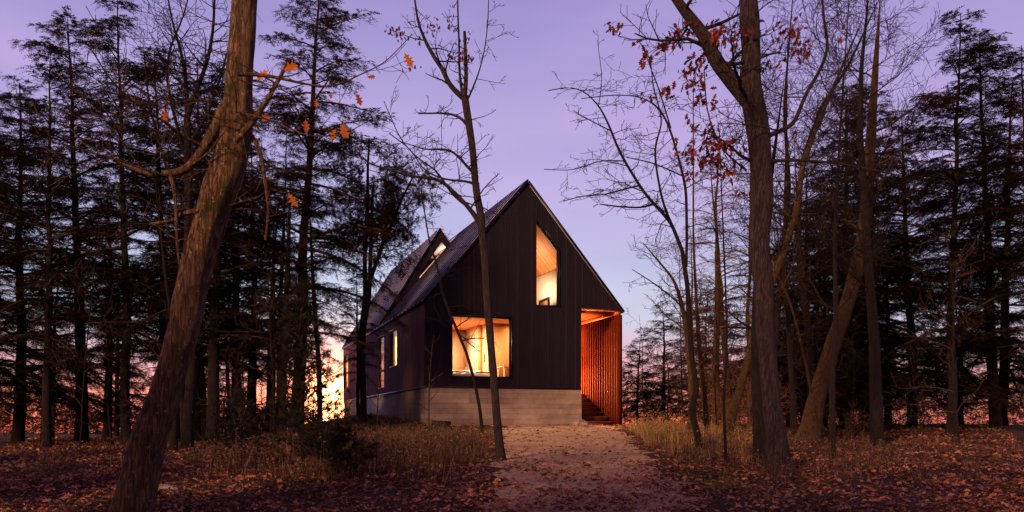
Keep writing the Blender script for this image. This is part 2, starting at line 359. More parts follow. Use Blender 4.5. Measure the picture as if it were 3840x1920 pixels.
# ------------------------------------------------------------------ terrain
xs = np.concatenate([np.linspace(-260, -32, 20), np.linspace(-30, 30, 200), np.linspace(32, 260, 20)])
ys = np.concatenate([np.linspace(-60, 5, 12), np.linspace(6, 48, 170), np.linspace(50, 70, 20), np.linspace(75, 500, 26)])
XX, YY = np.meshgrid(xs, ys); ZZ = gz(XX, YY)
b = MB(); nx = len(xs); i, j = np.meshgrid(np.arange(len(ys) - 1), np.arange(nx - 1), indexing='ij')
b.add(np.stack([XX, YY, ZZ], -1).reshape(-1, 3), np.stack([i * nx + j, i * nx + j + 1, (i + 1) * nx + j + 1, (i + 1) * nx + j], -1).reshape(-1, 4))
props(b.build('ground', M['ground'], smooth=True), kind='structure')
# driveway sheet follows the ground
b = MB(); ty = np.linspace(-2, 32.6, 150); tx = np.linspace(-1, 1, 34)
TY, TX = np.meshgrid(ty, tx, indexing='ij')
cx = 1.1 + .035 * (TY - 12) + .5 * (.22 * np.sin(TY * 1.1) + .12 * np.sin(TY * 2.9 + 1)); hw = 1.55 + .045 * (TY - 12)
rag = .2 * np.sin(TY * 3.3 + 2 * TX) + .2 * np.sin(TY * 7.7 + TX) + .14 * np.sin(TY * 17.1)
DX = cx + TX * (hw + rag * np.abs(TX) ** 4); DY = TY + .36 * (DX - 1) * sm(24, 32, TY)
DZ = gz(DX, DY) + .03 * (1 - np.abs(TX) ** 6) - .016
i, j = np.meshgrid(np.arange(149), np.arange(33), indexing='ij')
b.add(np.stack([DX, DY, DZ], -1).reshape(-1, 3), np.stack([i * 34 + j, i * 34 + j + 1, (i + 1) * 34 + j + 1, (i + 1) * 34 + j], -1).reshape(-1, 4))
props(b.build('driveway', M['gravel'], smooth=True), kind='structure')

# ------------------------------------------------------------------ the house (local: x = along gable, y = into depth, z = above eye level)
HA = R(19.7); HX, HY = -3.144, 30.0
H = empty('gabled_house', (HX, HY, EYE), 'black timber gabled house with standing seam roof and glowing windows on a concrete base', 'house', HA)
def loops_wall(loops, t0, t1, plane):
    """extruded polygon with holes; plane 'u': loop=(u,z), extrude along v t0..t1; 'v': loop=(v,z), extrude along u"""
    b = MB(); pts = [p for l in loops for p in l]
    tri = tessellate_polygon([[Vector((p[0], p[1], 0)) for p in l] for l in loops])
    P = (lambda p, t: (p[0], t, p[1])) if plane == 'u' else (lambda p, t: (t, p[0], p[1]))
    b.add([P(p, t0) for p in pts], [tuple(x) for x in tri]); b.add([P(p, t1) for p in pts], [tuple(x)[::-1] for x in tri])
    for l in loops:
        n = len(l)
        for k in range(n):
            p, q = l[k], l[(k + 1) % n]; b.add([P(p, t0), P(q, t0), P(q, t1), P(p, t1)], [(0, 1, 2, 3)])
    return b
S = 4.69 / 3.95
def zr(u): return 4.44 + S * u if u <= 3.95 else 9.13 - S * (u - 3.95)
PW = [(1.02, 1.72), (3.33, 1.72), (3.33, 3.99), (1.02, 3.99)]
TW = [(4.31, 4.48), (5.27, 4.48), (5.27, 6.66), (4.31, 7.76)]
fac = [(0, 1.36), (6.18, 1.36), (6.18, 4.45), (7.87, 4.45), (3.95, 9.09), (0, 4.42)]
loops_wall([fac, PW, TW], 0, .2, 'u').build('front_wall', M['siding_u'], H)
W1 = [(4.88, 2.43), (6.28, 2.43), (6.28, 4.0), (4.88, 4.0)]; W2 = [(7.65, 1.62), (9.07, 1.62), (9.07, 4.0), (7.65, 4.0)]; W3 = [(18.25, 2.05), (19.85, 2.05), (19.85, 4.0), (18.25, 4.0)]
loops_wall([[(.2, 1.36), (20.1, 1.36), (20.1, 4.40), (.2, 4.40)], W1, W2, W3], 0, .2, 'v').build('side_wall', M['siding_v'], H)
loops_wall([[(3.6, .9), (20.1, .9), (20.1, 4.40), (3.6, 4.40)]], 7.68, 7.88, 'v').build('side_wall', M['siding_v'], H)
loops_wall([[(.2, 1.36), (7.68, 1.36), (7.68, 4.42), (3.95, 9.05), (.2, 4.6)]], 19.9, 20.1, 'u').build('rear_wall', M['siding_u'], H)
# base
loops_wall([[(0.04, -1.0), (6.20, -1.0), (6.20, 1.33), (0.04, 1.33)]], .03, .4, 'u').build('foundation', M['conc_front'], H)
b = MB(); b.box((.04, .4, -1), (.4, 20.06, 1.33)); b.box((.4, 19.7, -1), (7.8, 20.06, 1.33)); b.box((5.85, .4, -1), (6.20, 4, 1.33)); b.box((5.85, 4.0, -1), (7.8, 4.3, 1.33)); b.box((7.45, 4.3, -1), (7.8, 19.7, 1.33))
b.build('foundation', M['conc_side'], H)
b = MB(); b.box((-.03, -.02, 1.325), (.0, 20.12, 1.358)); b.build('flashing', M['flash'], H)
b = MB(); b.box((.0, -.02, 1.335), (6.2, .0, 1.358)); b.build('flashing', M['trim'], H)
# roof
def slab(u0, z0, u1, z1, v0, v1, th):
    d = Vector((u1 - u0, 0, z1 - z0)).normalized(); n = Vector((-d.z, 0, d.x)); n = n if n.z > 0 else -n
    p = [Vector((u0, v0, z0)), Vector((u1, v0, z1)), Vector((u1, v1, z1)), Vector((u0, v1, z0))]
    return [tuple(x) for x in p] + [tuple(x + n * th) for x in p], n
def seams(b, u0, z0, u1, z1, v0, v1, sp=.64, w=.07, h=.036):
    d = Vector((u1 - u0, 0, z1 - z0)).normalized(); n = Vector((-d.z, 0, d.x)); n = n if n.z > 0 else -n
    k = int((v1 - v0) / sp)
    for i in range(k + 1):
        v = v0 + .02 + i * (v1 - v0 - .04) / k
        p = [Vector((u0, v - w / 2, z0)), Vector((u1, v - w / 2, z1)), Vector((u1, v + w / 2, z1)), Vector((u0, v + w / 2, z0))]
        b.hexa([tuple(x + n * .001) for x in p] + [tuple(x + n * h) for x in p])
th = .03
DV = 8.9; DU, DZt = 2.95, 9.25; VU = 3.44
b = MB()
hx, n = slab(-.03, 4.43, 3.95, 9.135, -.05, DV, th); b.hexa(hx); o = n * th
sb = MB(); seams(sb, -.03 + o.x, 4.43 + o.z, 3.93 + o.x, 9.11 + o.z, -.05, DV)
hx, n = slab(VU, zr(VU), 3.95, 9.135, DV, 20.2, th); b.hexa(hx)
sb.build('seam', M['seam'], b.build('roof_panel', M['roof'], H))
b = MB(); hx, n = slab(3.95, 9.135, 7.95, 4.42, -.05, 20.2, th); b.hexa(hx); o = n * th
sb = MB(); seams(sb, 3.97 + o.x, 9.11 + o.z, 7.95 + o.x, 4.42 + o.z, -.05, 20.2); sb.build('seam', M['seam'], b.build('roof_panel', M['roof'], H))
b = MB(); b.tube([(3.95, -.06, 9.16), (3.95, 20.2, 9.16)], .045, 6); b.build('ridge_cap', M['trim'], H)
b = MB()
for (u0, z0, u1, z1) in ((-.04, 4.38, 3.95, 9.085), (3.95, 9.085, 7.96, 4.37)):
    hx, n = slab(u0, z0, u1, z1, -.075, -.052, .085); b.hexa(hx)
b.build('rake_trim', M['trim'], H)
b = MB(); b.box((-.06, -.05, 4.37), (-.032, 20.2, 4.46)); b.box((7.955, -.05, 4.36), (7.98, 20.2, 4.43)); b.build('eave_trim', M['trim'], H)
# dormer that rises from the eave
b = MB(); hx, n = slab(-.03, 4.44, DU, DZt, DV - .03, 20.2, th); b.hexa(hx); o = n * th
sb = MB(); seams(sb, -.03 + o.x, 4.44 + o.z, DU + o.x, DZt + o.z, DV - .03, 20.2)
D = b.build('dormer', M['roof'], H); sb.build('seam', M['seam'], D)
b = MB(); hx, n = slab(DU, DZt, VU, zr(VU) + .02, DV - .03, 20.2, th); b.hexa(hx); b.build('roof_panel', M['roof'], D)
DWN = [(1.90, 6.76), (3.26, 8.37), (3.01, 8.68), (1.92, 7.02)]
loops_wall([[(0.0, 4.46), (3.43, 8.53), (2.95, 9.22)], DWN], DV, DV + .14, 'u').build('dormer_wall', M['siding_u'], D)
b = MB(); hx, n = slab(-.05, 4.40, DU, DZt - .03, DV - .06, DV - .032, .07); b.hexa(hx); b.build('rake_trim', M['trim'], D)

def win(loop, plane, t, name='window', fw=.055, mull=None, parent=H, dep=.06, fm='trim'):
    """frame ring + pane inside an opening"""
    cx_ = sum(p[0] for p in loop) / len(loop); cz_ = sum(p[1] for p in loop) / len(loop); n = len(loop)
    P = (lambda p, q: (p[0], q, p[1])) if plane == 'u' else (lambda p, q: (q, p[0], p[1]))
    area = sum(loop[k][0] * loop[(k + 1) % n][1] - loop[(k + 1) % n][0] * loop[k][1] for k in range(n)); sg = 1 if area > 0 else -1
    def off(d):
        res = []
        for k in range(n):
            a_, c_, e_ = Vector(loop[k - 1]), Vector(loop[k]), Vector(loop[(k + 1) % n])
            d1 = (c_ - a_).normalized(); d2 = (e_ - c_).normalized(); n1 = Vector((-d1.y, d1.x)) * sg; n2 = Vector((-d2.y, d2.x)) * sg
            m_ = (n1 + n2); m_ = m_ / max(.2, m_.dot(n1)); res.append(c_ + m_ * d)
        return res
    O = off(.003); I = off(fw); b = MB()
    for k in range(n):
        k2 = (k + 1) % n; b.hexa([P(O[k], t), P(O[k2], t), P(I[k2], t), P(I[k], t), P(O[k], t + dep), P(O[k2], t + dep), P(I[k2], t + dep), P(I[k], t + dep)])
    w = link(bpy.data.objects.new(name, b.mesh(name, M[fm])), parent)
    G = off(fw - .005); p = MB(); p.add([P(q, t + dep * .5) for q in G], [tuple(range(n))]); p.build('pane', M['glass'], w)
    if mull:
        b = MB(); a0, a1 = min(q[0] for q in I), max(q[0] for q in I)
        x = [P((a0, mull - .04), t + .003), P((a1, mull - .04), t + dep - .003), P((a0, mull + .04), t + .003), P((a1, mull + .04), t + dep - .003)]
        b.box(x[0], x[3]); b.build('mullion', M['trim'], w)
    return w
pw = win(PW, 'u', .12, 'picture_window'); win(TW, 'u', .12, 'gable_window'); win(DWN, 'u', DV + .05, 'dormer_window', fw=.02, parent=D)
for w_, mu in ((W1, None), (W2, 2.42), (W3, None)):
    ww = win(w_, 'v', .05, 'side_window', mull=mu, fw=.045)
    v0, v1, z0, z1 = w_[0][0], w_[1][0], w_[0][1], w_[2][1]; b = MB()
    b.box((.112, v1 - .02, z0), (.23, v1 - .003, z1)); b.box((.112, v0 + .003, z0), (.23, v0 + .02, z1)); b.box((.112, v0 + .021, z1 - .02), (.23, v1 - .021, z1 - .003)); b.box((.112, v0 + .021, z0 + .003), (.23, v1 - .021, z0 + .02)); b.build('window_liner', M['ply'], ww)
# thin projecting casings
def casing(loop, plane, nm):
    n = len(loop); b = MB()
    if plane == 'u':
        for k in range(n):
            p, q = loop[k], loop[(k + 1) % n]; b.hexa([(p[0], -.03, p[1]), (q[0], -.03, q[1]), (q[0], -.03, q[1] + .012), (p[0], -.03, p[1] + .012), (p[0], .05, p[1]), (q[0], .05, q[1]), (q[0], .05, q[1] + .012), (p[0], .05, p[1] + .012)]) if abs(p[0] - q[0]) > .01 else b.box((min(p[0], q[0]) - .006, -.03, min(p[1], q[1])), (p[0] + .006, .05, max(p[1], q[1])))
    else:
        v0, v1 = loop[0][0], loop[1][0]; z0, z1 = loop[0][1], loop[2][1]
        b.box((-.035, v0, z1 - .015), (.1, v1, z1 - .002)); b.box((-.035, v0, z0 + .002), (.1, v1, z0 + .015))
    return b.build(nm, M['flash'] if plane == 'v' else M['trim'], H)
casing(PW, 'u', 'window_casing'); casing(TW, 'u', 'window_casing')
for w_ in (W1, W2): casing(w_, 'v', 'window_casing')

# interior shell
b = MB(); b.box((.2, .2, 1.25), (6.1, 19.9, 1.38)); b.build('floor', M['ply'], H)
b = MB(); b.box((.2, .2, 4.04), (6.1, 8.8, 4.14)); b.build('ceiling', M['ply_dark'], H)
b = MB(); b.box((6.05, .2, 1.38), (6.15, 19.9, 4.04)); b.build('inner_wall', M['ply_dark'], H)           # along the porch
b = MB(); b.box((.2, 4.95, 1.38), (3.0, 5.05, 4.04)); b.box((3.0, 3.2, 1.38), (3.1, 5.05, 4.04)); b.box((.2, 10.0, 1.38), (6.05, 10.1, 4.04)); b.box((.2, 17.9, 1.38), (6.05, 18.0, 4.04)); b.build('inner_wall', M['ply'], H)
b = MB(); b.box((3.0, 3.12, 1.38), (3.24, 3.2, 4.04)); b.build('pillar', M['ply_dark'], H)
b = MB(); b.box((3.24, 2.3, 1.38), (6.05, 2.36, 4.04)); b.build('inner_wall', M['ply_dark'], H)
dr = MB().box((2.955, 3.55, 1.39), (2.995, 4.75, 3.72)).build('inner_door', M['door'], H)
MB().box((2.92, 4.62, 2.3), (2.95, 4.66, 2.42)).build('handle', M['steel'], dr)
cb = MB(); cb.box((3.17, 2.37, 1.385), (3.24, 3.11, 4.03)); cab = cb.build('cabinet', M['cab'], H, bevel=.005)
hb = MB(); hb.box((3.145, 2.72, 2.5), (3.165, 2.74, 2.85)); hb.box((3.145, 2.84, 2.5), (3.165, 2.86, 2.85)); hb.build('handle', M['trim'], cab)
# upper storey
def zc(u): return zr(u) - .07
b = MB()
hx, n = slab(3.95, 9.0, 6.2, zc(6.2) - .06, .2, 18, .02); b.hexa(hx)
hx, n = slab(.25, zr(.25) - .10, 3.95, 9.0, .2, DV - .02, .02); b.hexa(hx)
hx, n = slab(.25, 4.80, DU - .02, DZt - .12, DV + .15, 18, .02); b.hexa(hx)
b.build('board_ceiling', M['ceil_wood'], H)
b = MB(); b.box((6.1, .2, 4.14), (6.16, 18, zc(6.1) - .12)); b.build('inner_wall', M['white'], H)
loops_wall([[(.3, 4.14), (6.1, 4.14), (6.1, 6.35), (3.95, 8.95), (.3, 4.6)]], 12.4, 12.46, 'u').build('inner_wall', M['white'], H)
d2 = MB().box((6.06, 3.1, 4.15), (6.098, 4.0, 5.22)).build('inner_door', M['ply'], H)
b = MB(); b.box((6.03, 3.0, 5.225), (6.098, 4.1, 5.32)); b.box((6.03, 3.0, 4.15), (6.098, 3.09, 5.225)); b.box((6.03, 4.01, 4.15), (6.098, 4.1, 5.225)); b.build('frame', M['trim'], d2)
for v0, v1 in ((5.7, 7.3), (8.3, 9.9)):
    b = MB(); vv = np.linspace(v0, v1, 60); uu = .42 + .035 * np.sin((vv - v0) * 42) + .012 * np.sin(vv * 17); Vv = np.concatenate([np.column_stack([uu, vv, vv * 0 + 1.42]), np.column_stack([uu, vv, vv * 0 + 4.0])]); k = np.arange(59)
    b.add(Vv, np.stack([k, k + 1, k + 61, k + 60], 1)); b.build('curtain', M['curtain'], H, smooth=True)

# interior lights (real lamps of the house, behind its windows)
def lamp(name, loc, size, power, col=(1, .56, .29), rot=(0, 0, 0), size_y=None):
    l = bpy.data.lights.new(name, 'AREA'); l.energy = power; l.color = col; l.size = size
    if size_y: l.shape = 'RECTANGLE'; l.size_y = size_y
    o = bpy.data.objects.new(name, l); link(o, H); o.location = loc; o.rotation_euler = rot; return o
lamp('bedroom_light', (1.15, 2.6, 3.95), 1.8, 900, (1, .63, .36))
lamp('bedroom_wall_light', (4.7, 1.3, 3.95), 1.6, 190)
lamp('hall_light', (1.2, 7.4, 3.9), 1.0, 300, (1, .74, .34))
lamp('rear_room_light', (1.2, 18.9, 3.9), .6, 300, (1, .42, .14))
lamp('loft_light', (4.6, 2.6, 4.9), 1.2, 300, (1, .60, .34), (R(180), 0, 0))
lamp('loft_wall_light', (4.7, 1.8, 6.6), .6, 90, (1, .68, .42), (0, R(80), 0))
lamp('dormer_light', (3.2, 10.8, 5.2), 1.0, 220, (1, .58, .28), (R(180), 0, 0))
# porch
b = MB(); b.box((6.16, .2, 4.40), (7.7, 4.3, 4.448)); b.box((6.185, .0, 4.42), (7.86, .2, 4.445)); b.build('soffit', M['soffit_wood'], H)
b = MB(); b.box((7.66, -.02, 4.27), (7.86, 4.3, 4.398)); b.build('beam', M['soffit_wood'], H)
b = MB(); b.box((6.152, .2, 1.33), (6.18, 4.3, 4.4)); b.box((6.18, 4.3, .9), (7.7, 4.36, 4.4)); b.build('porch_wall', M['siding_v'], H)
pd = MB().box((6.45, 4.22, 1.36), (7.3, 4.29, 3.45)).build('entry_door', M['stair_wood'], H); MB().box((7.17, 4.17, 2.3), (7.2, 4.215, 2.45)).build('handle', M['steel'], pd)
sl = MB().box((7.70, -.034, -.2), (7.85, .034, 4.27)).mesh('slat', M['cedar'])
for k in range(19):
    o = link(bpy.data.objects.new('slat', sl), H); o.location = (0, -.02 + k * .222, 0)
MB().box((7.66, -.13, -.35), (7.87, -.055, 4.268)).build('corner_post', M['cedar'], H)
for k in range(8):
    v = -.15 + k * .45; z = -.12 + k * .195
    tr_ = MB(); tr_.box((6.21, v, z - .02), (7.685, v + .47 if k < 7 else 4.25, z + .035))
    t_ = tr_.build('stair_tread', M['stair_wood'], H, bevel=.006)
    MB().box((6.21, v + .03, z - .21), (7.685, v + .05, z - .022)).build('riser', M['stair_wood'], t_)
dl = MB(); dl.tube([(6.9, 3.4, 4.385), (6.9, 3.4, 4.399)], .05, 12); dl.build('downlight', M['lamp'], H)
lamp('porch_light', (6.9, 3.4, 4.3), .25, 200, (1, .42, .14)); lamp('step_light', (6.7, 3.9, 1.75), .5, 1300, (1, .38, .11), (R(90), 0, R(180)))

# furniture seen through the glass (own top-level things)
def hloc(u, v, z):
    c_, s_ = math.cos(HA), math.sin(HA); return Vector((HX + u * c_ - v * s_, HY + u * s_ + v * c_, EYE + z))
bed = empty('bed', hloc(1.9, 1.7, 1.46), 'bed with rumpled white cover behind the large square window', 'bed', HA)
MB().box((-1.0, -.75, 0), (1.0, .75, .25)).build('bed_frame', M['ply_dark'], bed, bevel=.01)
mt = MB(); gx, gy = np.meshgrid(np.linspace(-1, 1, 30), np.linspace(-.75, .75, 24)); 
zz = .56 + .035 * np.sin(gx * 9 + 3 * np.sin(gy * 4)) * np.cos(gy * 5 + gx * 3) - .3 * np.maximum(np.abs(gx) - .9, 0) - .3 * np.maximum(np.abs(gy) - .65, 0)
i, j = np.meshgrid(np.arange(23), np.arange(29), indexing='ij')
mt.add(np.stack([gx, gy, zz], -1).reshape(-1, 3), np.stack([i * 30 + j, i * 30 + j + 1, (i + 1) * 30 + j + 1, (i + 1) * 30 + j], -1).reshape(-1, 4)); mt.box((-.99, -.74, .252), (.99, .74, .49))
mt.build('mattress', M['linen'], bed, smooth=True)
desk = empty('desk', hloc(4.4, 1.75, 1.38), 'pale wooden desk against the honey coloured wall in the right of the square window', 'desk', HA)
MB().box((-.9, -.3, .86), (.9, .5, .90)).build('desk_top', M['ply'], desk, bevel=.005)
for sx in (-.87, .83):
    for sy in (-.27, .44): MB().box((sx, sy, 0), (sx + .04, sy + .04, .859)).build('leg', M['ply'], desk)
ch = empty('shell_chair', hloc(3.95, 1.1, 1.38), 'teal shell chair standing in front of the pale desk', 'chair', HA)
sh = MB(); gx, gy = np.meshgrid(np.linspace(-1, 1, 14), np.linspace(0, 1, 14))
X_ = gx * (.24 + .03 * np.sin(gy * 3)); Y_ = -.22 + .42 * np.minimum(gy / .5, 1) + .08 * np.maximum(gy - .5, 0); Z_ = .45 + .05 * gx ** 2 + .42 * np.maximum(gy - .5, 0) ** 1.0 * 1.6
Y_ = Y_ - .12 * gx ** 2 * (gy > .5)
i, j = np.meshgrid(np.arange(13), np.arange(13), indexing='ij'); Fq = np.stack([i * 14 + j, i * 14 + j + 1, (i + 1) * 14 + j + 1, (i + 1) * 14 + j], -1).reshape(-1, 4)
sh.add(np.stack([X_, Y_, Z_], -1).reshape(-1, 3), Fq); so = sh.build('seat', M['teal'], ch, smooth=True); md = so.modifiers.new('s', 'SOLIDIFY'); md.thickness = .012
for sx, sy in ((-.2, -.18), (.2, -.18), (-.2, .18), (.2, .18)): MB().tube([(sx * .6, sy * .6, .44), (sx, sy, 0)], .012, 8).build('leg', M['ply'], ch)

# ------------------------------------------------------------------ vegetation builders
rng = np.random.default_rng(7)
def norm(v): return v / (np.linalg.norm(v) + 1e-9)
class Tree:
    def __init__(s, seed): s.wood = MB(); s.twig = MB(); s.segs = []; s.rng = np.random.default_rng(seed)
    def branch(s, p, d, L, r, lvl, P):
        rg = s.rng; n = max(3, min(9, int(L / P['seg']) + 2)); pts = [p]; d = norm(d); dd = d
        for k in range(n):
            dd = norm(dd + rg.normal(0, P['wander'], 3) + np.array([0, 0, P['up']]) * (1 if lvl < 3 else .5)); pts.append(pts[-1] + dd * L / n)
        pts = np.array(pts); rr = np.linspace(r, max(r * .3, P['rmin']), n + 1)
        s.twig.tube(pts, rr, 6 if r > .02 else 3, cap=False)
        if lvl >= P['levels'] - 1: s.segs.append((pts[:-1], np.diff(pts, axis=0)))
        if lvl >= P['levels']: return
        m = max(2, int(L / P['space'][min(lvl, len(P['space']) - 1)]))
        for q in range(m):
            t = (.18 + .82 * (q + rg.random() * .8) / m); t = min(t, .99); f = t * n; k = int(f); pp = pts[k] + (pts[min(k + 1, n)] - pts[k]) * (f - k)
            ax = norm(pts[min(k + 1, n)] - pts[k]); side = norm(np.cross(ax, rg.normal(0, 1, 3))); side[1] *= .8
            ang = rg.uniform(.55, 1.1); nd_ = norm(ax * math.cos(ang) + side * math.sin(ang) + np.array([0, 0, P['up']]))
            s.branch(pp, nd_, L * rg.uniform(.35, .6) * (1.15 - .55 * t), max(P['rmin'], r * (1 - .6 * t) * rg.uniform(.35, .6)), lvl + 1, P)
    def stem(s, pts, radii, k=10, rough=.0, seed=0, step=None):
        pts = np.array([tuple(p) for p in pts]); radii = np.array(radii)
        # smooth resample
        d = np.concatenate([[0], np.cumsum(np.linalg.norm(np.diff(pts, axis=0), axis=1))]); m = max(len(pts) * 3, int(d[-1] / (step or .35)))
        u = np.linspace(0, d[-1], m); P = np.stack([np.interp(u, d, pts[:, c]) for c in range(3)], 1); rr = np.interp(u, d, radii)
        for _ in range(2): P[1:-1] = (P[:-2] + 2 * P[1:-1] + P[2:]) / 4; rr[1:-1] = (rr[:-2] + 2 * rr[1:-1] + rr[2:]) / 4
        (s.wood if not s.wood.v else s.twig).tube(P, rr, k, rough=rough, seed=seed); return P, rr
    def dress(s, P, rr, t0, t1, count, L, Pm, updown=(.2, .6), rfac=.35):
        rg = s.rng; n = len(P)
        for q in range(count):
            t = t0 + (t1 - t0) * (q + rg.random()) / count; k = min(int(t * (n - 1)), n - 2); p = P[k]; az = rg.uniform(0, 2 * math.pi)
            d = np.array([math.cos(az), math.sin(az), rg.uniform(*updown)])
            s.branch(p, d, L * rg.uniform(.6, 1.15) * (1 - .35 * (t - t0) / (t1 - t0 + 1e-6)), max(Pm['rmin'], min(.04, rr[k] * rfac)), 1, Pm)
PB = dict(seg=.35, wander=.16, up=.06, rmin=.0045, levels=3, space=[.27, .17, .12])

def twiglets(b, O, Dr, Ln, K=8, lw=.018, ll=.07, rg=None, droop=.15):
    """small fronds: K pairs of needle blades along each twiglet"""
    M_ = len(O); up = np.array([0, 0, 1.]); S_ = np.cross(Dr, up); S_ /= np.linalg.norm(S_, axis=1)[:, None] + 1e-6
    k = (np.arange(K) + .5) / K
    pos = O[:, None] + Dr[:, None] * (Ln[:, None] * k)[..., None]; pos[..., 2] -= droop * Ln[:, None] * k ** 2
    sg = np.where(np.arange(K) % 2 == 0, 1., -1.)
    ld = Dr[:, None] * .75 + S_[:, None] * sg[None, :, None] + rg.normal(0, .22, (M_, K, 3)); ld /= np.linalg.norm(ld, axis=2)[..., None]
    l = ll * (1.15 - .6 * k)[None, :] * rg.uniform(.7, 1.3, (M_, K))
    wv = Dr[:, None] * lw
    a = pos - wv; c = pos + wv; tip = pos + ld * l[..., None]
    V = np.stack([a, c, tip], 2).reshape(-1, 3); b.add(V, np.arange(len(V)).reshape(-1, 3))

def conifer(h, cb, rmax, nb, seed, trunk_r=.14, lean=(0, 0), dens=1.0, lw=.019, ll=.10, shape=.75, dead=8):
    """returns trunk, branches and foliage collectors in local coordinates"""
    rg = np.random.default_rng(seed); tr = MB(); br = MB(); fo = MB()
    zz = np.linspace(-.4, h, 16); off = np.cumsum(rg.normal(0, .025, (16, 2)), 0) + np.outer(zz / h, lean)
    TP = np.column_stack([off, zz]); TR = trunk_r * (1 - zz / h * .93).clip(.05, 1) ; TR[0] *= 1.35
    tr.tube(TP, TR, 10)
    O = []; D_ = []; Ln = []
    for q in range(nb):
        t = (q + rg.random()) / nb; z = cb + (h - cb) * t; L = rmax * ((1 - t) ** shape) * rg.uniform(.35, 1.35) * min(1, .55 + t * 3) + .25
        if rg.random() < .1: continue
        az = rg.uniform(0, 2 * math.pi) if rg.random() > .2 else q * 2.4; base = np.array([np.interp(z, zz, TP[:, 0]), np.interp(z, zz, TP[:, 1]), z])
        d = np.array([math.cos(az), math.sin(az), rg.uniform(-.2, .55) + .5 * t]); n = 8; pts = [base]; dd = norm(d)
        for k in range(n): dd = norm(dd + np.array([0, 0, -.085]) + rg.normal(0, .05, 3)); pts.append(pts[-1] + dd * L / n)
        pts = np.array(pts); br.tube(pts, np.linspace(max(.008, .016 * L), .004, n + 1), 4, cap=False)
        nl = int(L / .085 * dens) + 4
        for w in range(nl):
            f = rg.uniform(.16, 1) * n; k = min(int(f), n - 1); p = pts[k] + (pts[k + 1] - pts[k]) * (f - k); ax = norm(pts[k + 1] - pts[k]); side = norm(np.cross(ax, [0, 0, 1])) * rg.choice([-1, 1])
            ld = norm(ax * .75 + side + np.array([0, 0, rg.normal(-.08, .15)])); l2 = (.18 + .32 * L * (1 - f / n * .8)) * rg.uniform(.5, 1.1); m = max(2, int(l2 / .09))
            s_ = (np.arange(m) + rg.random(m)) / m
            pp = p + ld * (l2 * s_)[:, None]; pp[:, 2] -= .16 * l2 * s_ ** 2; sd2 = np.cross(ld, [0, 0, 1]); sg = rg.choice([-1, 1], m)
            dr2 = ld * .8 + sd2 * (sg * .8)[:, None] + rg.normal(0, .2, (m, 3)); dr2 /= np.linalg.norm(dr2, axis=1)[:, None]
            O.append(pp); D_.append(dr2); Ln.append(rg.uniform(.14, .32, m))
    O = np.concatenate(O); D_ = np.concatenate(D_); Ln = np.concatenate(Ln)
    twiglets(fo, O, D_, Ln, 9, lw, ll, rg, .35)
    for q in range(dead):       # bare snags below the crown
        z = rg.uniform(.5, max(cb, 1.2)); az = rg.uniform(0, 6.28); base = np.array([np.interp(z, zz, TP[:, 0]), np.interp(z, zz, TP[:, 1]), z]); L = rg.uniform(.4, 1.6)
        dd = np.array([math.cos(az), math.sin(az), rg.uniform(-.2, .2)]); pts = [base]
        for k in range(5): dd = norm(dd + rg.normal(0, .12, 3)); pts.append(pts[-1] + dd * L / 5)
        br.tube(np.array(pts), np.linspace(.012, .004, 6), 3, cap=False)
    return tr, br, fo

# lobed oak leaf outline (unit length, x along midrib)
OAK = np.array([(0, 0), (.1, .02), (.2, .06), (.26, .2), (.33, .09), (.42, .1), (.5, .34), (.57, .15), (.64, .14), (.76, .30), (.8, .12), (.88, .10), (1, .02)])
OAK = np.concatenate([OAK, (OAK[1:-1] * [1, -1])[::-1], ])
def leaves(b, O, A, Nn, size, outline=OAK, rg=rng, curl=.25):
    """place leaf polygons as fans: O origin, A midrib dir, Nn normal"""
    n = len(O); k = len(outline); S_ = np.cross(Nn, A); S_ /= np.linalg.norm(S_, axis=1)[:, None] + 1e-6; N2 = np.cross(A, S_)
    x = outline[:, 0][None, :, None]; y = outline[:, 1][None, :, None]; cu = rg.normal(curl, .25, n)[:, None, None]
    V = O[:, None] + size[:, None, None] * (A[:, None] * x + S_[:, None] * y + N2[:, None] * (cu * (np.abs(y) * .9 - x * x * .25)))
    C0 = O[:, None] + size[:, None, None] * (A[:, None] * .5 + N2[:, None] * (cu * -.0625))
    V = np.concatenate([C0, V], 1).reshape(-1, 3); base = np.arange(n)[:, None, None] * (k + 1)
    f = np.stack([np.zeros(k, int), 1 + np.arange(k), 1 + (np.arange(k) + 1) % k], 1)[None]; b.add(V, (base + f).reshape(-1, 3))

def plant_tree(name, label, cat, T, base, bark, twig, fol=None, folmat=None, folname='foliage', group=None):
    e = empty(name, base, label, cat, group=group)
    local(T.wood.build('trunk', bark, e, smooth=True), e)
    if T.twig.v: local(T.twig.build('branches', bark, e, smooth=True), e)
    if fol is not None and fol.v: local(fol.build(folname, folmat, e), e)
    return e
def pxstem(pts, Y, dy=0.0):
    """(px,py,width_px) -> points, radii at depth Y (+dy drift per point)"""
    P = [at(p[0], p[1], Y + dy * k) for k, p in enumerate(pts)]; r = [p[2] / 2 / F * (Y + dy * k) for k, p in enumerate(pts)]
    return P, r
def basept(px, Y): X = (px - 1920) / F * Y; return Vector((X, Y, g(X, Y)))

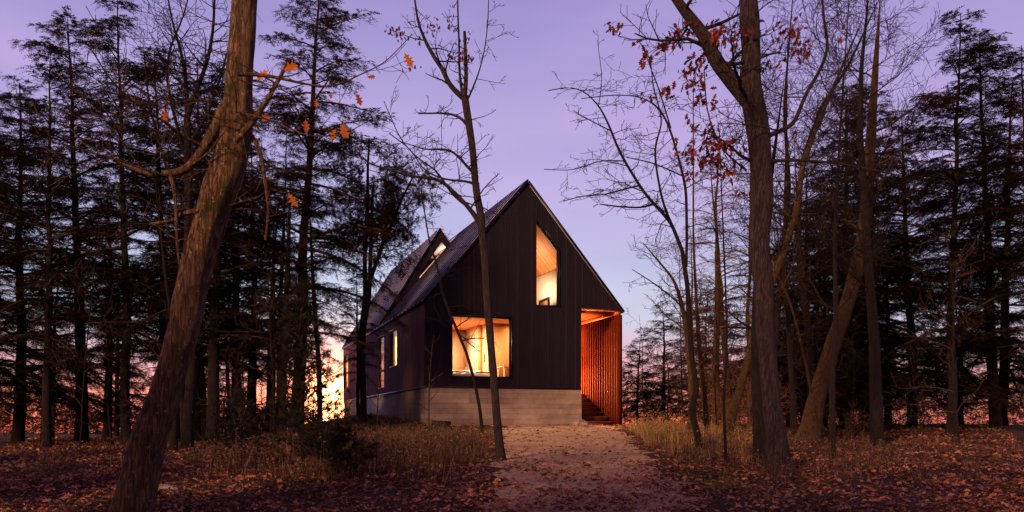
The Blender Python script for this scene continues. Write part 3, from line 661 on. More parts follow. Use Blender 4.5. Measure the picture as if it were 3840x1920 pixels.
#TREES#
# ---- big mossy oak, left foreground
T = Tree(11); Y = 10.0
P, r = pxstem([(470, 2020, 210), (500, 1900, 180), (560, 1639, 150), (617, 1499, 140), (650, 1359, 136), (690, 1220, 134), (716, 1080, 132), (742, 974, 134), (782, 849, 132), (812, 744, 142), (854, 639, 130), (888, 499, 124), (884, 440, 122), (893, 395, 108), (898, 255, 104), (912, 84, 98), (925, -80, 92), (930, -400, 70)], Y)
r = [q * (.84 if p[1] > 700 else .95) for q, p in zip(r, [(0, 2000)] * 10 + [(0, 0)] * 12)]; SP, SR = T.stem(P, r, 32, rough=.11, seed=3, step=.09)
P2, r2 = pxstem([(840, 400, 40), (815, 470, 42), (775, 540, 40), (735, 600, 36), (700, 640, 30), (640, 650, 26), (560, 655, 22), (430, 600, 16)], 9.9); b0, br0 = T.stem(P2, r2, 12, rough=.05)
P2, r2 = pxstem([(720, 1050, 40), (690, 800, 0), (690, 800, 0)], 10)
for pts, yy in (([(880, 530, 28), (925, 488, 27), (1000, 380, 18), (1060, 270, 14), (1090, 220, 10)], 9.7), ([(895, 278, 20), (945, 276, 17), (1040, 290, 12), (1140, 315, 9), (1250, 330, 6), (1370, 270, 5), (1440, 240, 4), (1545, 130, 3)], 9.5),
                ([(890, 440, 22), (940, 500, 20), (975, 560, 18), (988, 640, 15), (1010, 780, 12), (995, 900, 8)], 9.8), ([(900, 425, 12), (985, 440, 8), (1080, 480, 6), (1170, 515, 5), (1290, 505, 4), (1380, 455, 3)], 9.6),
                ([(785, 790, 28), (735, 790, 26), (690, 800, 20), (640, 830, 14), (560, 840, 10)], 10), ([(635, 650, 18), (655, 700, 15), (660, 800, 12), (665, 930, 10), (680, 1040, 6)], 9.9)):
    P2, r2 = pxstem(pts, yy); q, qr = T.stem(P2, r2, 6)
    T.dress(q, qr, .25, .98, 7, .9, dict(PB, space=[.3, .25, .2], levels=2, rmin=.003), (-.2, .5), .5)
T.dress(b0, br0, .3, 1, 6, 1.6, PB, (-.1, .5))
T.dress(SP, SR, .55, .95, 9, 1.4, dict(PB, levels=2, rmin=.003), (-.1, .5), .06)
fo = MB()
lf = [(1010, 262, 64, -150), (1050, 262, 70, 20), (1515, 195, 62, -60), (1375, 290, 34, 10), (1335, 345, 52, -70), (1020, 440, 50, 180), (1182, 372, 30, -80), (1145, 445, 48, -85), (1275, 465, 60, -60), (1290, 455, 55, -100), (1260, 480, 52, -120), (1080, 720, 64, -60), (617, 400, 60, -90), (1318, 285, 22, 0), (1240, 345, 24, -90)]
O = []; A = []; Nn = []; sz = []
rg = np.random.default_rng(5)
for (px, py, s_, an) in lf:
    p = at(px, py, 9.5 + rg.uniform(-.2, .2)); O.append(p); a = R(an); A.append((math.cos(a), .2, math.sin(a))); nn_ = norm(np.array([rg.normal(0, .35), -1, rg.normal(0, .35)])); Nn.append(nn_); sz.append(s_ / F * 9.5)
leaves(fo, np.array(O), np.array([norm(np.array(a)) for a in A]), np.array(Nn), np.array(sz), rg=rg)
oak = plant_tree('oak_tree', 'thick mossy oak leaning right in the left foreground, with a few orange leaves', 'tree', T, basept(500, Y), M['bark_big'], M['twig_tan'], fo, M['orangeleaf'], 'leaves')

# ---- slender black cherry in front of the house
T = Tree(21); Y = 17
P, r = pxstem([(1882, 1745, 50), (1879, 1715, 38), (1874, 1693, 34), (1861, 1545, 30), (1845, 1340, 29), (1828, 1134, 29), (1819, 974, 29), (1808, 887, 28), (1805, 814, 28), (1784, 709, 26), (1774, 569, 26), (1756, 450, 27), (1742, 360, 28)], Y)
SP, SR = T.stem(P, r, 12, rough=.07, step=.12)
tips = []
CH = [([(1742, 370, 20), (1749, 290, 15), (1745, 190, 13), (1742, 118, 11)], .5), ([(1735, 365, 12), (1721, 260, 9), (1723, 185, 8), (1718, 84, 7), (1715, -60, 5)], .8),
      ([(1742, 370, 24), (1710, 345, 20), (1680, 311, 19), (1659, 255, 18), (1640, 235, 16), (1603, 171, 14), (1585, 130, 11), (1568, 87, 9), (1550, -40, 6)], 1.2),
      ([(1750, 380, 9), (1770, 340, 7), (1800, 260, 5), (1818, 185, 4), (1830, 84, 4), (1832, 0, 3)], .9),
      ([(1806, 850, 24), (1785, 812, 20), (1750, 770, 16), (1714, 730, 14), (1651, 674, 13), (1600, 665, 11), (1540, 663, 9), (1460, 635, 7), (1400, 622, 5), (1340, 580, 4)], 1.4),
      ([(1781, 690, 12), (1763, 681, 10), (1720, 678, 8), (1660, 672, 7), (1590, 640, 5), (1540, 560, 4), (1460, 500, 4)], 1.3),
      ([(1779, 650, 14), (1765, 639, 12), (1735, 605, 9), (1693, 562, 8), (1640, 560, 6), (1596, 562, 5), (1500, 530, 3)], 1.2),
      ([(1757, 475, 14), (1745, 460, 12), (1725, 440, 10), (1700, 429, 9), (1650, 424, 7), (1568, 426, 5)], .9), ([(1745, 768, 12), (1700, 735, 10), (1650, 660, 8), (1640, 640, 6), (1560, 590, 5), (1500, 520, 4), (1440, 380, 3)], 1.3)]
for pts, L in CH:
    P2, r2 = pxstem(pts, Y, rng.uniform(-.06, .06)); q, qr = T.stem(P2, r2, 7, step=.2); T.dress(q, qr, .12, .98, 7 + int(L * 3), L * .75, dict(PB, up=.03, space=[.3, .22, .16]), (-.2, .7), .45)
fo = MB(); O = np.array([np.array(at(px + rg.normal(0, 16), py + rg.normal(0, 12), Y + rg.normal(0, .2))) for px, py, n in [(1470, 110, 22), (1500, 128, 14), (1620, 95, 26), (1690, 90, 12), (1545, 250, 12), (1580, 140, 8), (1735, 215, 14), (1762, 210, 12), (1752, 130, 8), (1705, 205, 8)] for _ in range(n)])
A = rg.normal(0, .5, (len(O), 3)) + [0, 0, -1]; A /= np.linalg.norm(A, axis=1)[:, None]; Nn = rg.normal(0, 1, (len(O), 3)) + [0, -1.2, 0]; Nn /= np.linalg.norm(Nn, axis=1)[:, None]
leaves(fo, O, A, Nn, rg.uniform(.06, .11, len(O)), rg=rg)
plant_tree('cherry_tree', 'tall slender bare tree standing in front of the big square window, forked near its top', 'tree', T, basept(1880, Y), M['bark_grey'], M['twig'], fo, M['redleaf'], 'leaves')

# ---- thin leaning sapling between the cherry and the house corner
T = Tree(31); Y = 26
P, r = pxstem([(1809, 1632, 16), (1806, 1600, 14), (1800, 1530, 13), (1775, 1414, 12), (1750, 1323, 11), (1701, 1208, 11), (1660, 1109, 10), (1643, 1010, 9), (1625, 950, 8), (1610, 912, 6), (1590, 780, 5), (1577, 689, 4)], Y); q, qr = T.stem(P, r, 7)
T.dress(q, qr, .35, .98, 16, 1.5, dict(PB, levels=2, up=0), (-.3, .5), .5)
plant_tree('leaning_sapling', 'thin bare sapling leaning left across the large square window', 'tree', T, basept(1808, Y), M['bark_dark'], M['twig'])
for lab, px, Y, top, w in (('thin dead sapling standing against the concrete corner of the house', 1610, 24, 1255, 6), ('whip thin sapling in front of the left wall windows', 1417, 25.5, 1385, 5)):
    T = Tree(int(px)); bp = basept(px, Y); hh = float(at(px, top, Y).z)
    P = [bp - Vector((0, 0, .1)), bp + Vector((-.02, 0, (hh - bp.z) * .4)), bp + Vector((.03, 0, (hh - bp.z) * .7)), Vector((bp.x + .12, Y, hh))]; q, qr = T.stem(P, [w / F * Y / 2] * 2 + [w / F * Y / 3, .006], 6)
    T.dress(q, qr, .3, .95, 9, .55, dict(PB, levels=2), (.3, .9), .6); plant_tree('thin_sapling', lab, 'tree', T, bp, M['twig'], M['twig'])

# ---- right foreground oak
T = Tree(41); Y = 14.4
P, r = pxstem([(2936, 1830, 150), (2930, 1785, 122), (2920, 1771, 100), (2910, 1638, 80), (2892, 1499, 66), (2880, 1359, 64), (2869, 1219, 68), (2864, 1080, 72), (2848, 940, 74), (2845, 900, 74), (2856, 779, 82), (2854, 639, 78), (2844, 499, 84), (2825, 394, 84), (2815, 310, 76), (2818, 220, 68), (2812, 80, 72), (2805, -80, 60), (2800, -400, 40)], Y)
SP, SR = T.stem(P, r, 22, rough=.075, seed=9, step=.12)
LM = [([(2826, 400, 66), (2785, 350, 62), (2755, 318, 58), (2730, 285, 56), (2699, 250, 54), (2672, 205, 52), (2657, 171, 50), (2635, 125, 46), (2615, 101, 44), (2560, 30, 36), (2480, -80, 24)], 1.6, 10),
      ([(2848, 520, 24), (2887, 506, 20), (2930, 490, 17), (2978, 464, 16), (3013, 373, 14), (3040, 320, 13), (3069, 276, 13), (3090, 225, 12), (3104, 185, 12), (3100, 130, 11), (3090, 80, 10), (3080, -40, 8)], 1.5, 12),
      ([(2852, 606, 16), (2887, 604, 14), (2990, 600, 11), (3118, 608, 9), (3250, 632, 7), (3380, 660, 5)], 1.0, 8), ([(2850, 620, 16), (2803, 597, 14), (2775, 585, 11), (2741, 548, 8), (2700, 520, 6), (2650, 500, 4)], 1.0, 8),
      ([(2800, 640, 8), (2700, 560, 6), (2650, 420, 5), (2640, 260, 4)], 1.1, 8)]
for pts, L, c_ in LM:
    P2, r2 = pxstem(pts, Y, rng.uniform(-.08, .08)); q, qr = T.stem(P2, r2, 12 if pts[0][2] > 40 else 7, rough=.05 if pts[0][2] > 40 else 0, step=.2); T.dress(q, qr, .1, .98, c_, L, PB, (-.3, .6), .4)
T.dress(SP, SR, .35, .95, 10, 1.3, PB, (-.1, .4), .08)
fo = MB(); cl_ = [(2587, 250, 30, 40), (2620, 210, 30, 34), (2510, 155, 24, 12), (2540, 130, 30, 14), (2470, 160, 20, 8), (2610, 310, 34, 34), (2480, 320, 26, 14), (2510, 340, 24, 12), (2670, 360, 26, 16), (2680, 380, 24, 12), (2700, 530, 34, 40), (2650, 550, 42, 46), (2740, 520, 34, 36), (2620, 590, 30, 30), (2700, 580, 34, 26), (2740, 630, 30, 22), (2710, 635, 30, 14), (2580, 660, 16, 7), (2710, 140, 30, 30), (2680, 120, 34, 26),
     (3010, 165, 26, 20), (3020, 190, 22, 14), (2970, 205, 30, 10), (2430, 205, 22, 14), (2400, 160, 16, 10), (2310, 95, 22, 14), (2825, 125, 26, 14), (2920, 240, 20, 6), (2600, 470, 22, 8), (2670, 470, 16, 8), (2550, 560, 16, 6), (2570, 440, 14, 5), (2450, 360, 24, 12), (2785, 720, 16, 6), (3120, 120, 24, 8), (2940, 110, 40, 20), (2860, 230, 16, 5), (2860, 100, 30, 14), (2600, 110, 50, 22), (2760, 100, 40, 18), (2560, 100, 40, 18), (3000, 100, 40, 14)]
O = np.array([np.array(at(px + rg.normal(0, s_ * .8), py + rg.normal(0, s_ * .65), Y + rg.normal(0, .3))) for px, py, s_, n in cl_ for _ in range(n)])
O = O[rg.random(len(O)) < .68]; A = rg.normal(0, .5, (len(O), 3)) + [-.35, 0, -.8]; A /= np.linalg.norm(A, axis=1)[:, None]; Nn = rg.normal(0, .8, (len(O), 3)) + [0, -1.2, .2]; Nn /= np.linalg.norm(Nn, axis=1)[:, None]
leaves(fo, O, A, Nn, rg.uniform(.10, .17, len(O)), rg=rg)
plant_tree('oak_tree', 'thick grey oak with clusters of red leaves in the right foreground', 'tree', T, basept(2932, Y), M['bark_grey'], M['twig'], fo, M['redleaf'], 'leaves')

# ---- graceful bare tree right of the drive
T = Tree(51); Y = 19.2
P, r = pxstem([(2630, 1712, 34), (2626, 1690, 27), (2611, 1604, 25), (2590, 1541, 26), (2600, 1500, 25), (2614, 1471, 23), (2605, 1410, 21), (2597, 1359, 20), (2590, 1290, 20), (2586, 1219, 20), (2579, 1080, 18), (2558, 940, 16)], Y); q0, r0 = T.stem(P, r, 10, rough=.05, step=.15)
P5 = dict(PB, up=.02, wander=.2, space=[.3, .2, .15])
LM = [([(2558, 940, 15), (2517, 835, 13), (2454, 765, 12), (2425, 735, 11), (2398, 695, 11), (2342, 604, 10), (2310, 540, 9), (2293, 492, 9), (2270, 440, 7), (2245, 394, 6), (2190, 340, 4), (2133, 325, 4), (2056, 340, 3)], 1.3, 16),
      ([(2558, 940, 13), (2530, 865, 11), (2500, 800, 10), (2482, 744, 9), (2462, 640, 8), (2454, 562, 8), (2470, 500, 7), (2486, 457, 6), (2465, 380, 5), (2447, 311, 4), (2440, 220, 4), (2400, 160, 3)], 1.2, 14),
      ([(2573, 1000, 12), (2576, 900, 11), (2573, 709, 11), (2552, 620, 9), (2538, 569, 9), (2515, 490, 8), (2482, 415, 7), (2440, 380, 5), (2400, 360, 4), (2300, 355, 4), (2180, 370, 3)], 1.2, 16),
      ([(2515, 480, 6), (2470, 330, 5), (2430, 230, 4), (2412, 170, 3)], .9, 8), ([(2454, 765, 9), (2400, 780, 7), (2300, 773, 6), (2250, 765, 4)], .7, 6), ([(2398, 695, 7), (2330, 712, 6), (2270, 730, 5), (2180, 735, 4), (2110, 755, 3)], 1.0, 10),
      ([(2342, 604, 5), (2250, 600, 4), (2150, 640, 3), (2040, 635, 3)], 1.0, 8), ([(2560, 660, 6), (2450, 610, 5), (2350, 590, 4)], .8, 6), ([(2293, 492, 5), (2210, 450, 4), (2150, 415, 3)], .7, 6), ([(2245, 394, 4), (2260, 300, 3), (2240, 150, 2)], .8, 6), ([(2586, 1190, 8), (2540, 1130, 6), (2450, 1060, 5), (2370, 1010, 3)], .9, 8)]
for pts, L, c_ in LM:
    P2, r2 = pxstem(pts, Y, rng.uniform(-.06, .06)); q, qr = T.stem(P2, r2, 6, step=.2); T.dress(q, qr, .12, .98, c_, L, P5, (-.5, .7), .45)
plant_tree('bare_tree', 'graceful bare tree spreading fine twigs left over the right edge of the driveway', 'tree', T, basept(2628, Y), M['bark_dark'], M['twig'])

# ---- other right-hand bare trees, given by trunk lines
RT = [('sapling_tree', 'straight black sapling between the drive and the thick grey oak', 15.6, [(2723, 1764, 13), (2718, 1600, 11), (2712, 1534, 10), (2720, 1400, 9), (2726, 1289, 8), (2722, 1100, 7), (2715, 940, 6), (2705, 700, 4)], 1.0, 20, 'bark_dark', 'twig'),
      ('bare_tree', 'tan barked trunk standing right behind the graceful bare tree', 23, [(2570, 1630, 40), (2598, 1560, 26), (2592, 1400, 24), (2575, 1250, 20), (2560, 1150, 16), (2530, 1050, 11), (2470, 980, 7)], 1.6, 16, 'bark_tan', 'twig_tan'),
      ('bare_tree', 'slim tan trunk with a slight left curve near the bare weeds', 24, [(2656, 1625, 30), (2647, 1560, 22), (2635, 1420, 20), (2620, 1280, 17), (2612, 1150, 12), (2600, 900, 8), (2600, 600, 5)], 1.5, 18, 'bark_tan', 'twig_tan'),
      ('bare_tree', 'crooked tan trunk curving right towards the thick grey oak', 22, [(2722, 1650, 52), (2740, 1560, 36), (2765, 1500, 32), (2785, 1420, 30), (2810, 1330, 26), (2822, 1240, 24), (2870, 1120, 22), (2935, 960, 26), (2985, 800, 24), (3010, 620, 20), (3060, 480, 16), (3120, 340, 12), (3180, 200, 8)], 1.9, 26, 'bark_tan', 'twig_tan'),
      ('bare_tree', 'dark trunk close behind the base of the thick grey oak', 16.5, [(2850, 1745, 60), (2848, 1600, 48), (2838, 1450, 40), (2832, 1300, 34), (2835, 1100, 28), (2860, 900, 20), (2900, 600, 14)], 1.2, 10, 'bark_dark', 'twig'),
      ('bare_tree', 'thick scaly trunk leaning right near the right edge', 22.5, [(3025, 1680, 112), (3038, 1620, 84), (3062, 1499, 70), (3095, 1390, 64), (3124, 1289, 60), (3165, 1180, 56), (3194, 1080, 52), (3225, 960, 56), (3245, 850, 50), (3260, 600, 40), (3280, 300, 26)], 2.2, 14, 'bark_tan', 'twig'),
      ('bare_tree', 'thin straight trunk between the thick grey oak and the leaning scaly trunk', 23.5, [(2980, 1640, 32), (2976, 1560, 24), (2968, 1400, 20), (2955, 1200, 18), (2940, 1000, 14), (2945, 700, 9), (2950, 400, 6)], 1.6, 18, 'bark_dark', 'twig'),
      ('bare_tree', 'dark straight trunk just right of the leaning scaly trunk', 17, [(3126, 1745, 32), (3122, 1650, 26), (3120, 1500, 22), (3124, 1350, 20), (3135, 1200, 18), (3130, 900, 14), (3150, 500, 9), (3170, 200, 5)], 1.7, 20, 'bark_dark', 'twig'),
      ('bare_tree', 'thin pale stemmed tree leaning left behind the right forest edge', 20, [(3085, 1700, 14), (3060, 1560, 11), (3015, 1330, 10), (2990, 1230, 9), (2960, 1120, 7), (2920, 1040, 5)], 1.1, 14, 'bark_tan', 'twig_tan'),
      ('bare_tree', 'tall bare tree with many fine upright twigs at the upper right', 26, [(3050, 1640, 36), (3040, 1300, 30), (3000, 1000, 26), (2990, 800, 22), (3010, 600, 18), (3080, 400, 14), (3180, 250, 9), (3240, 120, 6)], 2.6, 40, 'bark_dark', 'twig'),
      ('bare_tree', 'multi twigged bare tree behind the thick grey oak at mid height', 27, [(2900, 1640, 30), (2905, 1300, 24), (2930, 1000, 20), (2960, 700, 16), (2940, 400, 11), (2960, 150, 6)], 2.4, 40, 'bark_dark', 'twig'),
      ('bare_tree', 'tall bare tree at the right edge of the picture', 21, [(3290, 1700, 52), (3280, 1300, 40), (3250, 900, 30), (3225, 500, 22), (3230, 250, 15), (3250, 60, 9), (3262, -120, 4)], 2.4, 30, 'bark_dark', 'twig')]
for k, (nm, lab, Y, pts, L, c_, bk, tw) in enumerate(RT):
    T = Tree(60 + k); a_, b_ = pts[-2], pts[-1]; pts = pts + [(2 * b_[0] - a_[0], 2 * b_[1] - a_[1], 2.5)]; P, r = pxstem(pts, Y, .03); bp = basept(pts[0][0], Y)
    P[0] = Vector((P[0].x, P[0].y, bp.z - .12)); q, qr = T.stem(P, r, 12, rough=.06, seed=k, step=.18)
    T.dress(q, qr, .3, .98, c_, L, PB, (.1, .9), .3); plant_tree(nm, lab, 'tree', T, bp, M[bk], M[tw])

# ---- rusty larches / thin pines right of the house, mid distance
for k, (lab, px, Y, hgt, tr_, col) in enumerate([('rusty thin crowned pine right of the roof, nearest the house', 2684, 30, 10.2, .16, 'larch'), ('rusty pine just behind the straight black sapling', 2735, 33, 10.6, .15, 'larch'), ('small rusty pine between the graceful bare tree and the hemlocks', 2600, 36, 8.6, .10, 'larch'), ('tall sparse brown pine beyond the crooked tan trunk', 2815, 31, 9.4, .12, 'hemlock_brown')]):
    bp = basept(px, Y); tr, br, fo = conifer(hgt, 2.0, 1.9, 52, 200 + k, tr_, (rng.normal(0, .3), 0), dens=.45, lw=.012, ll=.07, shape=.5)
    e = empty('rusty_pine', bp, lab, 'tree'); tr.build('trunk', M['bark_tan'], e, smooth=True); br.build('branches', M['twig_tan'], e); fo.build('foliage', M[col], e)

# ---- forked tree by the left wall, with hemlock sprays
T = Tree(71); Y = 29
P, r = pxstem([(1360, 1625, 40), (1360, 1597, 30), (1363, 1540, 26), (1361, 1450, 25), (1355, 1350, 27), (1360, 1220, 27), (1376, 1130, 30), (1378, 1060, 34)], Y); T.stem(P, r, 12, rough=.04, step=.2)
LM = [([(1370, 1070, 18), (1367, 980, 16), (1372, 860, 16), (1380, 740, 13), (1378, 640, 10), (1385, 520, 6)], 2.2, 26), ([(1386, 1060, 16), (1389, 960, 15), (1392, 860, 14), (1398, 700, 9)], 1.8, 10), ([(1384, 1060, 18), (1405, 1000, 15), (1425, 950, 14), (1436, 905, 13), (1470, 845, 12), (1500, 760, 10), (1530, 700, 7), (1560, 640, 5)], 2.0, 22)]
for pts, L, c_ in LM:
    P2, r2 = pxstem(pts, Y, .05); q, qr = T.stem(P2, r2, 9, step=.25); T.dress(q, qr, .25, .98, c_, L, dict(PB, up=-.01), (-.2, .4), .35)
O = np.concatenate([s_[0] for s_ in T.segs]); Dd = np.concatenate([s_[1] for s_ in T.segs]); 
kk = rg.random(len(O)) < .62; O = O[kk]; Dd = Dd[kk]; O = np.repeat(O, 2, 0) + rg.uniform(0, 1, (len(O) * 2, 1)) * np.repeat(Dd, 2, 0); Dn = np.repeat(Dd, 2, 0); Dn = Dn / np.linalg.norm(Dn, axis=1)[:, None] + rg.normal(0, .5, (len(O), 3)); Dn /= np.linalg.norm(Dn, axis=1)[:, None]
fo = MB(); twiglets(fo, O, Dn, rg.uniform(.12, .26, len(O)), 7, .016, .08, rg)
plant_tree('forked_tree', 'forked hemlock standing close to the long left wall of the house', 'tree', T, basept(1362, Y), M['bark_dark'], M['twig'], fo, M['hemlock_brown'])

# ---- bare deciduous tree at upper left
T = Tree(81); Y = 20
P, r = pxstem([(705, 1750, 60), (700, 1640, 44), (720, 1400, 40), (712, 1000, 36), (706, 600, 30), (702, 440, 26)], Y); T.stem(P, r, 10, step=.25)
for pts, L, c_ in [([(702, 440, 22), (740, 330, 17), (775, 240, 15), (795, 150, 12), (803, 60, 10), (806, -100, 6)], 1.5, 18), ([(704, 480, 20), (700, 330, 15), (690, 240, 13), (670, 160, 10), (650, 100, 8), (620, -60, 5)], 1.5, 18), ([(712, 640, 18), (650, 420, 12), (620, 280, 10), (640, 160, 8), (680, 90, 6), (720, -60, 4)], 1.4, 16), ([(715, 540, 16), (790, 400, 12), (830, 280, 9), (850, 200, 6)], 1.2, 12), ([(708, 820, 14), (620, 620, 11), (560, 400, 8), (540, 200, 5)], 1.3, 14)]:
    P2, r2 = pxstem(pts, Y, .06); q, qr = T.stem(P2, r2, 7, step=.25); T.dress(q, qr, .1, .98, c_, L, PB, (-.1, .8), .45)
plant_tree('bare_tree', 'bare forking tree behind the mossy oak at the upper left', 'tree', T, basept(705, Y), M['bark_dark'], M['twig'])

# ---- hemlocks and pines
VAR = {}
def make_conifer(name, label, px, Y, h, cb, rmax, nb, seed, tr_, mats=('bark_dark', 'twig', 'hemlock'), lean=(0, 0), dens=1.0, group=None, **kw):
    tr, br, fo = conifer(h, cb, rmax, nb, seed, tr_, lean, dens, **kw)
    e = empty(name, basept(px, Y), label, 'tree', group=group)
    tr.build('trunk', M[mats[0]], e, smooth=True); br.build('branches', M[mats[1]], e); fo.build('foliage', M[mats[2]], e); VAR[seed] = e; return e
def copy_tree(src, px, Y, sc, rz, label, group):
    c = src.copy(); COL.objects.link(c); c.location = basept(px, Y); c.scale = (sc, sc, sc * rng.uniform(.95, 1.08)); c.rotation_euler = (rng.normal(0, .022), rng.normal(0, .022), rz); c['label'] = label; c['group'] = group
    for ch_ in src.children:
        d = ch_.copy(); COL.objects.link(d); d.parent = c
    return c
GH = 'hemlocks of the surrounding wood'
make_conifer('hemlock_tree', 'tallest hemlock left of the house, its lacy crown reaching the top of the picture', 1118, 26, 14.2, 2.6, 3.0, 130, 301, .22, lean=(.75, 0), dens=1.1, shape=.5, group=GH, mats=('bark_dark', 'twig', 'hemlock_brown'))
make_conifer('hemlock_tree', 'hemlock with a straight trunk behind the mossy oak', 744, 27, 12.6, 3.0, 2.9, 108, 302, .15, dens=1.05, group=GH)
make_conifer('hemlock_tree', 'curved trunk hemlock at the centre of the left wood', 800, 24, 10.8, 2.7, 2.6, 98, 303, .19, lean=(.5, 0), dens=1.05, group=GH)
make_conifer('hemlock_tree', 'slim hemlock second from the tallest one, on its left', 955, 28, 10.2, 2.4, 2.2, 90, 304, .13, lean=(-.1, 0), group=GH)
make_conifer('hemlock_tree', 'small broad hemlock right behind the slatted porch', 2482, 40, 5.9, .5, 2.3, 80, 305, .12, dens=1.2, group=GH, shape=.9)
make_conifer('hemlock_tree', 'tall dense hemlock at the far right behind the leaning trunk', 3170, 30, 12.3, 1.2, 3.4, 130, 306, .2, dens=1.2, group=GH)
V = VAR
CP = [(301, 620, 31, 1.0, 'dark hemlock behind the left side of the mossy oak'), (302, 1040, 31, .92, 'hemlock left of the tallest one with twin thin trunks nearby'),
      (303, 880, 33, 1.0, 'hemlock deep in the left wood behind the curved trunk'), (306, 690, 36, .82, 'wide dark hemlock far back in the left wood'), 
      (302, 480, 25, 1.05, 'hemlock left of the mossy oak foot'), (301, 300, 27, .95, 'tall hemlock at the far left of the wood'), (306, 60, 26, .95, 'broad hemlock at the leftmost edge'), (304, 180, 22, 1.0, 'thin hemlock in front at the far left'), (303, 400, 34, 1.0, 'hemlock behind the far left group'), (302, -60, 32, 1.0, 'hemlock beyond the leftmost broad one'),
      (305, 2390, 44, .85, 'low bushy hemlock just beside the corner post'), (305, 2590, 43, .95, 'low hemlock between the porch and the tan trunks'), (306, 2960, 37, .72, 'dark hemlock behind the thick grey oak'), (302, 3060, 33, .80, 'hemlock right of the thick grey oak'), (305, 2740, 40, 1.05, 'broad low hemlock behind the crooked tan trunk'), (305, 2860, 36, 1.1, 'low dark hemlock filling the gap behind the thick grey oak'),
      (303, 3260, 27, 1.0, 'dense hemlock past the right edge tree'), (306, 3420, 29, .95, 'broad hemlock right of the picture edge trees'), (302, 3560, 25, 1.0, 'straight hemlock among the far right trees'), (301, 3740, 28, .9, 'tall hemlock near the rightmost edge'), (304, 3880, 24, 1.05, 'rightmost hemlock of the wood'), (305, 3080, 30, 1.15, 'low hemlock under the leaning scaly trunk crown'), (305, 3340, 31, 1.2, 'low hemlock at the foot of the far right wood'),
      (305, 850, 38, .55, 'little hemlock low between the two left trunks'), (305, 1040, 36, .5, 'little hemlock low behind the straight dark trunk'), (304, 1345, 33, .60, 'slender hemlock right before the far end of the left wall'),
      (306, 3020, 33, .85, 'dense dark hemlock between the thick grey oak and the right edge'), (306, 3240, 34, 1.0, 'tall dense hemlock beyond the right edge trees'), (305, 2650, 46, 1.2, 'hemlock on the horizon behind the tan trunks'), (305, 2960, 29, 1.0, 'bushy hemlock low right of the thick grey oak'), (305, 3180, 27, 1.0, 'bushy hemlock low by the right edge'),
      (301, 900, 31, .88, 'full crowned hemlock left of the tallest one'), (303, 1010, 35, .98, 'far hemlock filling the gap left of the tallest one'), (302, 680, 31, .95, 'hemlock close behind the upper mossy oak trunk'), (305, 200, 31, 1.1, 'low bushy hemlock in the far left wood'), (305, 440, 38, 1.2, 'low hemlock between the far left trunks'), (306, -120, 24, 1.0, 'broad hemlock past the leftmost edge'), (305, 3600, 33, 1.3, 'low bushy hemlock in the far right wood'), (306, 3760, 33, 1.1, 'big hemlock behind the far right wood')]
for k, (s_, px, Y, sc, lab) in enumerate(CP): copy_tree(V[s_], px, Y, sc, rng.uniform(0, 6.28), lab, GH)
for k, (s_, X, Y, sc, lab) in enumerate([(305, -12, 4, 1.0, 'low hemlock added for shade left of where the photographer stands'), (305, -9.5, 0, 1.2, 'hemlock added for shade behind and left of the photographer'), (305, -12.5, -3, 1.3, 'bushy hemlock added for shade further back on the left'), (305, -15.5, 9, 1.0, 'low hemlock added for shade outside the left edge, nearest the wood'), (305, -14, 11.5, 1.0, 'low hemlock added for shade outside the left edge beside the bare trunks'), (305, -13.5, 7, 1.0, 'hemlock added for shade outside the left edge in front of the low ones'), (306, -6.5, -2.5, .85, 'tall hemlock added for shade straight behind the photographer on the left'), (302, -4.4, -5.0, 1.05, 'straight hemlock added for shade right behind the photographer'), (306, -8, -7, .95, 'tall dense hemlock added for shade well behind the photographer'), (301, -1, -6, .9, 'lacy hemlock added for shade behind the drive entrance'), (306, 3.5, -7, .9, 'dense hemlock added for shade right of the drive entrance'), (305, -8.2, 2.2, 1.2, 'bushy hemlock added for shade a few steps left of the photographer'), (305, -5.8, -3.8, 1.35, 'bushy hemlock added for shade just behind the photographer'), (305, -7.5, 5, .9, 'low hemlock added for shade left of the mossy oak and nearer the viewer'), (305, -11, 8.5, .8, 'low hemlock added for shade between the left edge and the mossy oak'), (302, -7.7, -1.6, .92, 'straight hemlock added for shade rising over the low ones left of the photographer'), (306, -8.8, -3.6, .72, 'dense hemlock added for shade second behind the photographer on the left'), (306, -4.6, -4.2, .75, 'dense hemlock added for shade nearest behind the photographer'), (305, -9.2, 9.2, .75, 'low hemlock added for shade just outside the left edge')]):  # unseen hemlocks behind and left of the camera, added to cast shade
    c_ = copy_tree(V[s_], 1920, 20, sc, k * 1.3, lab, GH); c_.location = (X, Y, g(X, Y))
# slim bare trunks of the left wood
for k, (px, Y, w, lab) in enumerate([(1058, 25, 27, 'dark straight trunk just left of the tallest hemlock'), (1023, 27, 20, 'thin leaning trunk between two hemlocks left of the tallest one'), (930, 30, 16, 'thin far trunk in the middle of the left wood'), (690, 22, 16, 'crooked thin trunk right of the mossy oak foot'), (770, 26, 22, 'short leaning dark trunk right of the mossy oak'), (860, 35, 14, 'very thin far trunk beyond the curved hemlock'), (650, 19, 28, 'dark trunk touching the mossy oak in view'), (1201, 29, 19, 'straight slim trunk at the left side of the sunset gap')]):
    T = Tree(500 + k); bp = basept(px, Y); h = rng.uniform(6, 9); ln = rng.normal(0, .35); r0_ = w / 2 / F * Y
    q, qr = T.stem([bp - Vector((0, 0, .2)), bp + Vector((ln * .1, 0, h * .25)), bp + Vector((ln * .6, 0, h * .6)), bp + Vector((ln, 0, h))], [r0_ * 1.2, r0_, r0_ * .8, .01], 9)
    T.dress(q, qr, .25, .95, 16, 1.3, dict(PB, levels=2), (-.2, .4), .3); plant_tree('slim_trunk_tree', lab, 'tree', T, bp, M['bark_dark'], M['twig'])

